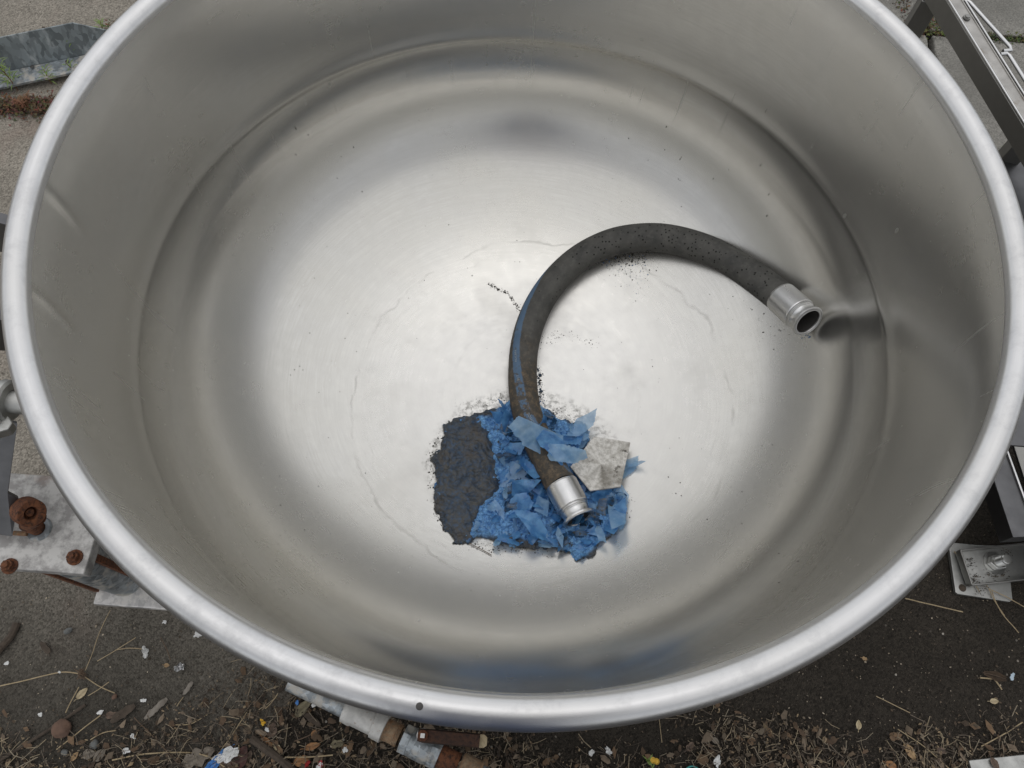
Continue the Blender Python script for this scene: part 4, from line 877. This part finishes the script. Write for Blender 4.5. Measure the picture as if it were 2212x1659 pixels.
leaves = [  # px, py, length, width, angle, lobes, mat, label
 (178, 1498, .034, .017, 1.0, 0, 'leaf_pale', 'small pale tan oval leaf on bare soil left of the wood chips'),
 (245, 1545, .040, .020, .1, 2, 'leaf_brown', 'curled brown leaf beside the dark bark piece'),
 (217, 1631, .036, .024, .9, 0, 'leaf_grey', 'rounded grey-brown leaf at the bottom left, right one of the close pair'),
 (193, 1629, .032, .024, .3, 0, 'leaf_grey', 'rounded grey-brown leaf at the bottom left, left one of the close pair'),
 (162, 1634, .024, .014, 1.1, 0, 'leaf_tan', 'small tan leaf left of the close pair of rounded leaves'),
 (430, 1635, .085, .045, .5, 3, 'leaf_grey', 'large lobed grey leaf just left of the blue and white wrapper'),
 (521, 1636, .060, .042, 1.2, 0, 'leaf_red', 'dark red leaf just right of the blue and white wrapper'),
 (488, 1655, .070, .030, .1, 0, 'leaf_brown', 'brown leaf cut by the bottom edge under the wrapper'),
 (656, 1529, .055, .026, .9, 0, 'leaf_olive', 'folded olive leaf below the thin end of the valve pipe'),
 (588, 1577, .036, .030, 1.3, 0, 'leaf_brown', 'broad brown leaf touching the dark stick from the right'),
 (578, 1603, .038, .016, -.6, 0, 'leaf_orange', 'narrow orange leaf lying along the dark stick'),
 (600, 1614, .022, .014, -.4, 0, 'leaf_pale', 'small pale leaf at the end of the narrow orange leaf'),
 (675, 1612, .042, .017, .35, 0, 'leaf_orange', 'orange oval leaf between the dark stick and the valve'),
 (729, 1607, .034, .022, .2, 2, 'leaf_olive', 'olive-brown leaf left of the white seed'),
 (679, 1584, .018, .014, 1.2, 0, 'leaf_orange', 'tiny orange leaf above the orange oval leaf'),
 (542, 1545, .018, .013, .6, 0, 'leaf_tan', 'tiny tan leaf right of the bare soil patch'),
 (652, 1643, .040, .026, .4, 2, 'leaf_orange', 'crumpled orange leaf beside the red scraps'),
 (361, 1437, .016, .010, .0, 0, 'leaf_tan', 'tiny tan leaf left of the silver foil'),
 (540, 1632, .026, .014, 1.5, 2, 'leaf_brown', 'small lobed brown leaf standing right of the dark red leaf'),
 (1854, 1566, .025, .014, 1.4, 0, 'leaf_pale', 'small pale leaf alone on bare soil at the lower right'),
 (1964, 1624, .046, .022, -1.1, 0, 'leaf_tan', 'long tan leaf left of the corner foot plate'),
 (2147, 1515, .024, .014, .1, 0, 'leaf_pale', 'pale pointed leaf below the brown conifer twig'),
 (1867, 1423, .016, .011, -.2, 2, 'leaf_tan', 'small ragged leaf below the rim on bare soil'),
 (1924, 1652, .030, .018, -.3, 0, 'leaf_orange', 'orange-brown leaf at the bottom edge below the long tan leaf'),
 (2032, 1622, .026, .020, .2, 2, 'leaf_brown', 'brown leaf between the long tan leaf and the corner foot'),
 (1490, 1612, .030, .018, .8, 2, 'leaf_brown', 'brown leaf left of the white foam scrap'),
 (1545, 1600, .024, .014, -.6, 0, 'leaf_grey', 'grey-brown leaf above the white foam scrap'),
 (1961, 75, .040, .022, -1., 0, 'leaf_orange', 'orange leaf on the paving behind the rim near the stand leg'),
 (2141, 1650, .032, .018, -1.2, 0, 'leaf_brown', 'brown leaf resting on the corner foot plate')]
for i, (x, y, L, W, a, lo, mt, lb) in enumerate(leaves):
    p = at(x, y, .012); L *= .85; W *= .85; o = leaf_mesh(mt, L, W, lo, .3, i*3+1); place(o, p.x, p.y, (.018 if y < 100 else .012) if 'resting' not in lb else .023, a, rnd.uniform(-.12, .12), rnd.uniform(-.12, .12)); tag(o, lb, 'leaf', GL)
def stone(x, y, sx, sy, sz, mat, label, name='stone', seed=1):
    p = at(x, y, .01); bm = bmesh.new(); bmesh.ops.create_icosphere(bm, subdivisions=4, radius=1)
    for v_ in bm.verts: c_ = v_.co.copy(); k = 1+.20*fnoise(c_.x*1.3+seed, c_.y*1.3, c_.z*1.3)+.05*fnoise(c_.x*5, c_.y*5+seed, c_.z*5); v_.co = Vector((c_.x*sx*k, c_.y*sy*k, c_.z*sz*k))
    me = bpy.data.meshes.new(name); bm.to_mesh(me); bm.free()
    for q in me.polygons: q.use_smooth = True
    me.materials.append(M[mat]); o = bpy.data.objects.new(name, me); sc.collection.objects.link(o); place(o, p.x, p.y, zg(p.x, p.y)+sz*.6, seed); tag(o, label, 'stone', 'stones on the ground'); return o
stone(137, 1574, .021, .018, .012, 'stone_brown', 'rounded reddish-brown stone at the lower left', seed=.4)
stone(148, 1363, .010, .006, .005, 'stone_grey', 'small smooth grey pebble below the galvanized post', seed=.6); stone(205, 1608, .009, .009, .006, 'stone_grey', 'small pale lumpy pebble above the pair of rounded leaves', seed=2)
stone(140, 1625, .008, .006, .004, 'stone_grey', 'grey angular pebble below the reddish-brown stone', seed=3); stone(248, 1505, .006, .005, .004, 'stone_brown', 'small rust-red pebble above the curled brown leaf', seed=4)
for i, (x, y, r, lb) in enumerate(((10, 92, .022, 'dark lump at the left edge above the angle iron, upper one'), (22, 120, .020, 'dark crusty lump just above the left end of the angle iron'), (154, 103, .015, 'dark lump standing alone above the middle of the angle iron'), (94, 61, .007, 'tiny dark lump highest above the angle iron'))):
    o = stone(x, y, r, r*.75, r*.35, 'bark', lb, 'dirt_lump', 5+i); o['category'] = 'dirt lump'; o['group'] = 'dirt lumps on the concrete'
def chip(x, y, L, W, ang, mat, label, name='wood_chip', th=.003):
    p = at(x, y, .012); b = MB(); N = 10; tp_ = lambda i: .35+.65*min(1, min(i, N-i)/2.5+.25*(i > N/2)); pts = [(-L/2+L*i/N+.003*fnoise(i*3.1, L*50), -W/2*tp_(i)*(1+.5*fnoise(i*.9, L*90))) for i in range(N+1)]+[(L/2-L*i/N+.003*fnoise(i*3.7, L*70), W/2*tp_(N-i)*(1+.5*fnoise(i*.8, W*80+5))) for i in range(N+1)]
    b.prism(pts, 0, th); o = b.build(name, mat, bevel=.0005); place(o, p.x, p.y, zg(p.x, p.y)+.004, ang, rnd.uniform(-.08, .08), rnd.uniform(-.05, .05)); tag(o, label, 'wood chip', 'wood chips on the ground'); return o
chip(338, 1531, .058, .013, .85, 'wood_grey', 'long weathered grey wood splinter at the lower left'); chip(407, 1487, .031, .009, 1.1, 'wood_grey', 'short grey wood splinter on bare soil above the long one')
chip(99, 1399, .034, .012, -.65, 'bark', 'dark brown wood chunk below the galvanized post'); chip(266, 1541, .055, .018, .75, 'bark', 'black bark piece right of the curled brown leaf', 'bark_piece'); chip(672, 1553, .050, .012, -.5, 'bark', 'dark bark sliver below the folded olive leaf', 'bark_piece')
def stick(pts, r, mat, label, name='stick', cat='stick', group='sticks on the ground', z=.012, n=8):
    P = [at(*q, z) for q in pts]; Q = catmull(P, 5); b = MB(); rr = [r*(1+.15*fnoise(i*.7, r*900)) for i in range(len(Q))]
    Q = [Vector((q.x, q.y, q.z+.004*fnoise(q.x*25, q.y*25))) for q in Q]; b.tube(Q, rr, n); o = b.build(name, mat, None, loc=tuple(Q[0])); return tag(o, label, cat, group)
stick([(543, 1594), (575, 1618), (605, 1640), (640, 1672)], .0085, 'bark', 'thick dark stick slanting to the bottom edge left of the valve', z=.016)
stick([(36, 1345), (22, 1375), (-10, 1415)], .008, 'bark', 'thick brown stick at the left edge below the galvanized post', z=.014)
stick([(-20, 1655), (60, 1605), (130, 1560), (185, 1522)], .0035, 'bark', 'long thin dark twig running past the reddish-brown stone', z=.014)
SG_ = 'dry straw stems on the ground'
straws = [
 ([(0, 1482), (70, 1466), (132, 1452), (170, 1455)], .0013, 'pale straw stem from the left edge to the straw knot'), ([(178, 1458), (210, 1480), (247, 1497)], .0011, 'straw stem running right from the straw knot'),
 ([(238, 1318), (215, 1365), (200, 1410), (184, 1449)], .0008, 'thin straw stem from the foot plate down to the straw knot'), ([(293, 1377), (255, 1402), (210, 1428)], .0009, 'straw stem slanting toward the white crumpled scrap from the left'),
 ([(310, 1402), (280, 1400), (250, 1404)], .0010, 'short straw stem touching the white crumpled scrap'), ([(347, 1377), (360, 1402), (368, 1426)], .0010, 'short straw stem above the silver foil'),
 ([(124, 1619), (165, 1585), (217, 1545)], .0012, 'pale straw stem crossing right of the reddish-brown stone'), ([(142, 1540), (155, 1512), (170, 1484)], .0011, 'pale straw stem left of the pale tan oval leaf'),
 ([(190, 1503), (215, 1488), (236, 1473)], .0009, 'thin straw stem above right of the pale tan oval leaf'), ([(243, 1642), (320, 1628), (430, 1628), (486, 1657)], .0015, 'long curved straw stem crossing to the wrapper'),
 ([(615, 1636), (670, 1635), (719, 1631)], .0015, 'straight pale straw stem below the orange oval leaf'), ([(636, 1601), (665, 1590), (704, 1569)], .0011, 'straw stem above the orange oval leaf'),
 ([(382, 1526), (390, 1514), (396, 1506)], .0008, 'short pale straw below the short wood splinter'), ([(573, 1531), (590, 1514), (601, 1498)], .0010, 'straw stem left of the folded olive leaf'),
 ([(364, 1565), (410, 1564), (448, 1543)], .0011, 'curved brown stem right of the long wood splinter'), ([(468, 1632), (500, 1590), (535, 1535)], .0009, 'long thin stem rising above the wrapper'),
 ([(290, 1550), (330, 1590), (385, 1650)], .0013, 'brown stem slanting below the long wood splinter'), ([(195, 1598), (222, 1583), (250, 1578)], .0011, 'pale straw stem above the rounded leaf pair'),
 ([(2117, 1464), (2140, 1466), (2149, 1468), (2164, 1490)], .0016, 'bent white straw under the brown conifer twig'), ([(1893, 1504), (1930, 1522), (1966, 1540)], .0010, 'straw stem on bare soil at the lower right'),
 ([(1430, 1604), (1425, 1560), (1422, 1520)], .0007, 'thin stem above the yellow flower plant'), ([(2061, 1191), (2085, 1225), (2103, 1254), (2117, 1280)], .0011, 'stem lying across the stand base plate, upper one'),
 ([(2070, 1190), (2100, 1210), (2130, 1262), (2150, 1300), (2170, 1330)], .0009, 'stem lying across the stand base plate, right one'), ([(2142, 1277), (2163, 1323), (2200, 1367)], .0010, 'straw stem running off the base plate to the lower right'),
 ([(2135, 1272), (2175, 1290), (2215, 1312)], .0011, 'pale straw stem leaving the base plate to the right edge'), ([(1955, 1293), (2008, 1305), (2080, 1322)], .0014, 'golden straw stem below the rim left of the base plate'),
 ([(2050, 1660), (2000, 1615), (1940, 1575)], .0010, 'long stem near the corner foot plate'), ([(2212, 1558), (2170, 1585), (2120, 1612)], .0012, 'grey stem slanting above the corner foot plate')]
for pts, r, lb in straws: stick(pts, r, 'straw' if rnd.random() < .75 else 'straw_dark', lb, 'straw', 'straw', SG_, .014 if 'base plate' not in lb else .022, 6)
# straw knot
kp = at(178, 1456, .016); mb = MB()
for _ in range(16):
    a = [Vector((kp.x+rnd.gauss(0, .006), kp.y+rnd.gauss(0, .006), .012+rnd.random()*.012)) for _ in range(4)]; mb.tube(catmull(a, 4), .0008, 5)
tag(mb.build('straw_knot', 'straw_dark', None, loc=tuple(kp)), 'small tangled knot of dry stems at the lower left', 'straw knot')
def scrap(x, y, L, W, mat, label, name, cat, group=None, seed=0, crump=.3, ang=None):
    p = at(x, y, .015); nu, nv_ = 12, 8; vs = []; fs = []; rr = random.Random(seed)
    for i in range(nu+1):
        for j in range(nv_+1):
            u, v_ = i/nu-.5, j/nv_-.5; a_ = math.atan2(v_, u); m_ = max(abs(u), abs(v_)); rd = m_*(.85+.55*fnoise(math.cos(a_)*1.6+seed, math.sin(a_)*1.6, seed*.3)+.2*fnoise(math.cos(a_)*5+seed, math.sin(a_)*5))
            vs.append((rd*math.cos(a_)*L*1.25, rd*math.sin(a_)*W*1.25, .002+crump*max(L, W)*abs(fnoise(u*4+seed, v_*4, seed*.7))))
    for i in range(nu):
        for j in range(nv_): a = i*(nv_+1)+j; fs.append((a, a+1, a+nv_+2, a+nv_+1))
    b = MB(); b.add(vs, fs); o = b.build(name, mat); so = o.modifiers.new('s', 'SOLIDIFY'); so.thickness = .0006; place(o, p.x, p.y, .014, ang if ang is not None else rr.random()*6, 0, 0); return tag(o, label, cat, group)
wr = empty('torn_wrapper', tuple(at(481, 1640, .014)), 'torn blue and white plastic wrapper at the bottom left', 'wrapper')
for x, y, L, W, mt, nm, an in ((470, 1645, .062, .018, 'flake_blue', 'blue_part', .9), (493, 1631, .050, .024, 'paper_white', 'white_part', .45)):
    o = scrap(x, y, L, W, mt, None, nm, None, seed=int(x), crump=.2, ang=an); o.parent = wr; o.location = o.location-wr.location
    if nm == 'white_part': o.location.z += .004
FG = 'pale paint flakes and shells on the soil'
for i, (x, y, s_, lb) in enumerate(((310, 1513, .011, 'white flake above the long grey wood splinter'), (87, 1544, .010, 'white flake above left of the reddish-brown stone'), (217, 1539, .011, 'irregular white flake at the end of the crossing straw'), (15, 1433, .010, 'cream round flake near the left edge'),
    (356, 1344, .010, 'white scrap on soil above the silver foil near the rim'), (273, 1622, .014, 'white flake at the bottom between rounded leaves and lobed leaf'), (746, 1620, .012, 'white seed-like flake left of the valve body'), (682, 1519, .016, 'white scrap beside the folded olive leaf'),
    (1277, 1626, .013, 'white petal-like scrap below the front rim, left one'), (1549, 1646, .020, 'white foam scrap at the bottom edge'), (129, 1452, .006, 'tiny white flake on the pale straw stem'), (577, 1576, .010, 'thin whitish strip beside the broad brown leaf'), (690, 1655, .014, 'white scrap between the red scraps at the bottom edge'), (427, 1371, .018, 'white plate corner poking out under the rim'), (288, 1590, .012, 'grey-white scrap above the bottom white flake'))):
    scrap(x, y, s_, s_*.65, 'paper_white', lb, 'paint_flake', 'flake', FG, 30+i, .2)
scrap(1315, 1622, .018, .010, 'paper_white', 'white and pink scrap below the front rim', 'paper_scrap', 'scrap', None, 70, .3)
scrap(314, 1409, .020, .011, 'paper_white', 'white crumpled scrap beside a straw stem', 'paper_scrap', 'scrap', None, 71, .5)
scrap(388, 1441, .022, .016, 'coupling_steel', 'crumpled piece of silver foil on the soil', 'foil_scrap', 'foil', None, 72, .6)
scrap(642, 1518, .009, .006, 'flake_blue', 'tiny bright blue scrap above the folded olive leaf', 'plastic_scrap', 'scrap', None, 73, .2)
scrap(693, 1650, .012, .008, 'flake_red', 'red scrap nearest the valve at the bottom edge', 'plastic_scrap', 'scrap', None, 74, .2); scrap(664, 1650, .010, .012, 'flake_red', 'dark red scrap beside the crumpled orange leaf', 'plastic_scrap', 'scrap', None, 75, .4)
scrap(568, 1560, .014, .008, 'petal', 'ragged yellow scrap above the broad brown leaf', 'flower_scrap', 'scrap', None, 76, .5)
scrap(2186, 1461, .016, .009, 'tag_blue', 'pale blue plastic tag right of the brown conifer twig', 'plastic_tag', 'tag', None, 77, .05, 1.1)
scrap(0, 1095, .02, .012, 'wire_teal', 'pale teal flake at the left edge beside the cap plate', 'plastic_scrap', 'scrap', None, 78, .2)
# brown conifer twig
p = at(2147, 1460, .014); mb = MB(); mb.tube([(-.026, 0, .002), (0, .001, .004), (.026, 0, .002)], .0010, 6)
for i in range(26):
    u = -.024+i*.0019
    for s_ in (-1, 1): L = .011*(1-abs(u)/.04); mb.add([(u, 0, .003), (u+L*.5+.001, s_*L, .004), (u+L*.5-.0012, s_*L, .002)], [(0, 1, 2)])
o = mb.build('conifer_twig', 'fern'); place(o, p.x, p.y, .014, -.2); tag(o, 'brown dead conifer twig with flat needles at the lower right', 'twig')
stick([(1478, 1664), (1490, 1656), (1502, 1657), (1514, 1666)], .0016, 'wire_teal', 'teal wire loop poking in at the bottom edge', 'wire', 'wire', None)
# little flowering weed below the front rim
def weed(x, y, h, n, label, mats=('weed_green', 'weed_red'), spread=.05, name='weed', base_red=True, flower=False, z0=None, lean=(0, 0), stems=1, zz=None):
    p = at(x, y, zz or .01); root = empty(name, (p.x, p.y, zz or .008), label, 'weed', 'weeds in the yard'); R0 = random.Random(int(x*7+y))
    for s_ in range(stems):
        st = MB(); ox, oy = (R0.gauss(0, spread*.2), R0.gauss(0, spread*.2)); lx, ly = lean[0]+R0.gauss(0, spread*.3), lean[1]+R0.gauss(0, spread*.3)
        pts = [Vector((p.x+ox+lx*t*t, p.y+oy+ly*t*t, .006+h*t)) for t in (0, .25, .5, .75, 1)]; st.tube(pts, [.0014, .0013, .0011, .0009, .0006], 6); st.build('stem', mats[1] if base_red else mats[0], root)
        lv = MB()
        for k in range(n):
            t = .12+.88*k/n; b_ = pts[0]*(1-t)+pts[-1]*t; b_ = Vector((p.x+ox+lx*t*t, p.y+oy+ly*t*t, .006+h*t)); a = k*2.4+R0.random(); L = spread*R0.uniform(.45, 1.)*(1.1-.5*t); up = R0.uniform(.2, .8)*(.6+.6*t)
            d = Vector((math.cos(a), math.sin(a), up)).normalized(); sd = Vector((-math.sin(a), math.cos(a), 0)); wd = .0016*R0.uniform(.8, 1.4)
            P1 = b_+d*L*.5+Vector((0, 0, .1*L)); P2 = b_+d*L-Vector((0, 0, .12*L)); lv.add([b_-sd*wd*.4, b_+sd*wd*.4, P1+sd*wd, P2, P1-sd*wd], [(0, 1, 2, 4), (4, 2, 3)])
        lv.build('leaves', mats[0], root)
        if flower:
            fl = MB(); q = pts[-1]
            for k in range(18): a = k*.35*1.0; fl.add([q, q+Vector((math.cos(a)*.006, math.sin(a)*.006, .004)), q+Vector((math.cos(a+.25)*.006, math.sin(a+.25)*.006, .004))], [(0, 1, 2)])
            fl.lathe([(.0, .004), (.0035, .003), (.004, 0), (.002, -.006)], Matrix.Translation(q), 10); fl.build('flower_head', 'petal', root)
    return root
weed(35, 195, .15, 34, 'tall feathery green weed in front of the angle iron at the left', lean=(-.015, .0), spread=.055, stems=2)
weed(120, 170, .05, 22, 'small feathery green weed under the angle iron beside the rim', spread=.05, stems=1)
weed(165, 160, .05, 14, 'tiny green weed between the angle iron and the rim', spread=.04)
weed(190, 118, .07, 16, 'slim green weed growing behind the angle iron end', spread=.045)
weed(228, 66, .06, 18, 'feathery green weed on concrete above the angle iron', spread=.045)
weed(60, 228, .035, 30, 'reddish low weed clump in the concrete crack at the left', mats=('weed_red', 'weed_red'), spread=.035, stems=5)
weed(1398, 1640, .09, 10, 'yellow-flowered weed below the front rim at the bottom', spread=.018, base_red=False, flower=True, stems=2, lean=(.0, .015))
weed(2170, 330, .03, 22, 'small green weed in the paving gap beside the stand panel', spread=.03, stems=3, base_red=False)
# moss and stonecrop in the joints (uncountable)
ms = MB()
def mossline(pts, n, wd, cols, z=.004):
    for _ in range(n):
        i = rnd.randrange(len(pts)-1); t = rnd.random(); a, b_ = at(*pts[i]), at(*pts[i+1]); x = a.x*(1-t)+b_.x*t+rnd.gauss(0, wd); y = a.y*(1-t)+b_.y*t+rnd.gauss(0, wd); k = rnd.uniform(.004, .011)
        az = rnd.random()*6.28; zz = z+rnd.random()*.018; ms.add([(x, y, zz), (x+k*math.cos(az), y+k*math.sin(az), zz+k*.6), (x+k*math.cos(az+1), y+k*math.sin(az+1), zz+k*.3)], [(0, 1, 2)], tuple(c*rnd.uniform(.6, 1.3) for c in rnd.choice(cols)))
MG = [(.10, .13, .03), (.16, .07, .035), (.07, .05, .03), (.14, .15, .05)]
mossline([(1925, -10), (1945, 20), (1960, 50), (1972, 80)], 900, .014, [(.16, .07, .04), (.07, .05, .03), (.09, .10, .03)]); mossline([(1985, 62), (2030, 68), (2075, 85)], 2600, .022, MG); mossline([(2090, 90), (2150, 90), (2230, 96)], 900, .012, [(.10, .14, .035), (.07, .07, .03)])
mossline([(-10, 240), (40, 236), (90, 240), (115, 236)], 1500, .020, [(.18, .07, .05), (.13, .08, .04), (.10, .09, .035)]); mossline([(225, 95), (250, 65)], 200, .02, [(.10, .12, .04), (.14, .08, .04)])
tag(ms.build('moss', 'litter'), 'red and green moss filling the paving joints', 'moss', kind='stuff')

# ------------------------------------------------------------------ the photographer, leaning over the front rim (seen in the photo as the navy reflection)
plain('jacket', (.020, .036, .115), .85, (.014, .026, .085), 40, .3); plain('jeans', (.035, .07, .17), .9, (.025, .05, .13), 60, .3); plain('skin', (.42, .25, .18), .5, (.38, .21, .15), 30, .05, Subsurface_Weight=.1)
plain('hair', (.030, .020, .014), .6, (.018, .012, .009), 120, .5); plain('shoe', (.02, .02, .02), .6); plain('phone_body', (.015, .015, .017), .2); plain('eye_white', (.7, .7, .68), .2)
YB = -1.10
phone_c = CAM-_F*.0075-_R2*.055-_U2*.015
def ph(a, b, c=0.): return phone_c+_R2*a+_U2*b+_F*c
J = []; E_ = []; RR = []
def jn(p, r, par=None): J.append(Vector(p)); RR.append(r); (E_.append((par, len(J)-1)) if par is not None else None); return len(J)-1
pel = jn((0, YB, .95), (.165, .125)); abd = jn((0, YB-.01, 1.10), (.150, .110), pel); che = jn((0, YB+.01, 1.30), (.165, .120), abd); nb = jn((0, YB+.04, 1.45), (.085, .075), che)
nk = jn((0, YB+.065, 1.52), .055, nb); hd0 = jn((0, YB+.10, 1.60), (.068, .080), nk); hd1 = jn((0, YB+.105, 1.68), (.078, .092), hd0); hd2 = jn((0, YB+.085, 1.755), (.060, .07), hd1)
nose = jn((0, YB+.205, 1.635), .012, hd1)
for s_ in (-1, 1):
    hip = jn((s_*.095, YB, .88), .095, pel); kn = jn((s_*.105, YB+.02, .49), .062, hip); cf = jn((s_*.108, YB-.01, .33), .058, kn); an = jn((s_*.11, YB-.03, .09), .040, cf); hl_ = jn((s_*.112, YB-.01, .045), .042, an); toe = jn((s_*.125, YB+.16, .035), .032, hl_)
    sh = jn((s_*.185, YB+.03, 1.41), .062, che); el = jn((s_*.255, YB+.13, 1.27), .045, sh)
    wc = ph(s_*.105, -.035, -.045) + Vector((s_*.02, -.01, -.035)); wr_ = jn(wc, .025, el); pm = jn(ph(s_*.092, -.012, -.020), (.020, .030), wr_)
    for k in range(4):
        b0_ = jn(ph(s_*.095, .024-.017*k, -.010), .0088, pm); b1_ = jn(ph(s_*.096, .028-.017*k, .010), .0082, b0_); b2_ = jn(ph(s_*(.074+.004*k), .028-.016*k, .013), .0072, b1_)
    t0_ = jn(ph(s_*.088, .010, -.028), .011, pm); t1_ = jn(ph(s_*.066, .020, -.018), .009, t0_)
me = bpy.data.meshes.new('person'); me.from_pydata([tuple(p) for p in J], E_, []); body_o = bpy.data.objects.new('person', me); sc.collection.objects.link(body_o)
sk = body_o.modifiers.new('skin', 'SKIN'); sk.use_smooth_shade = True
for v_, r in zip(me.skin_vertices[0].data, RR): v_.radius = r if isinstance(r, tuple) else (r, r)
me.skin_vertices[0].data[0].use_root = True
sb = body_o.modifiers.new('sub', 'SUBSURF'); sb.levels = 2; sb.render_levels = 2
dg = bpy.context.evaluated_depsgraph_get(); m2 = bpy.data.meshes.new_from_object(body_o.evaluated_get(dg)); body_o.modifiers.clear(); body_o.data = m2
for k in ('jacket', 'jeans', 'skin', 'shoe'): m2.materials.append(M[k])
for p in m2.polygons:
    c = p.center; p.use_smooth = True
    p.material_index = 3 if c.z < .085 else 1 if c.z < .97 else 2 if (c.z > 1.50 and c.y < YB+.22 and abs(c.x) < .12) or (c-phone_c).length < .155 else 0
tag(body_o, 'person in navy jacket and blue jeans holding a phone over the front rim', 'person')
bm = bmesh.new(); bmesh.ops.create_icosphere(bm, subdivisions=4, radius=1)
for v_ in list(bm.verts):
    c = v_.co.copy(); k = 1+.05*fnoise(c.x*6, c.y*6, c.z*6); v_.co = Vector((c.x*.088*k, YB+.085+c.y*.102*k, 1.70+c.z*.090*k))
bmesh.ops.delete(bm, geom=[v_ for v_ in bm.verts if v_.co.y > YB+.135 and v_.co.z < 1.73], context='VERTS')
mh = bpy.data.meshes.new('hair'); bm.to_mesh(mh); bm.free(); mh.materials.append(M['hair']); oh = bpy.data.objects.new('hair', mh); sc.collection.objects.link(oh); oh.parent = body_o
for q in mh.polygons: q.use_smooth = True
for s_ in (-1, 1):
    b = MB(); b.lathe([(0, .011), (.006, .009), (.010, .004), (.011, 0)], frame((s_*.031, YB+.180, 1.665), (0, 1, -.3)), 16); b.build('eye', 'eye_white', body_o)
    b = MB(); b.lathe([(0, .012), (.005, .004), (.016, -.004), (.018, -.01)], frame((s_*.078, YB+.10, 1.655), (s_, .2, 0)), 16); b.build('ear', 'skin', body_o)
b = MB(); b.tube([(-.022, YB+.184, 1.600), (0, YB+.192, 1.598), (.022, YB+.184, 1.600)], [.002, .005, .002], 8); b.build('mouth', 'leaf_red', body_o)
mp = Matrix((_R2, _U2, _F)).transposed(); b = MB(); b.box(phone_c, (.148, .072, .008), mp); pho = b.build('phone', 'phone_body', None, loc=tuple(phone_c), bevel=.003); tag(pho, 'black phone held level over the front rim', 'phone')
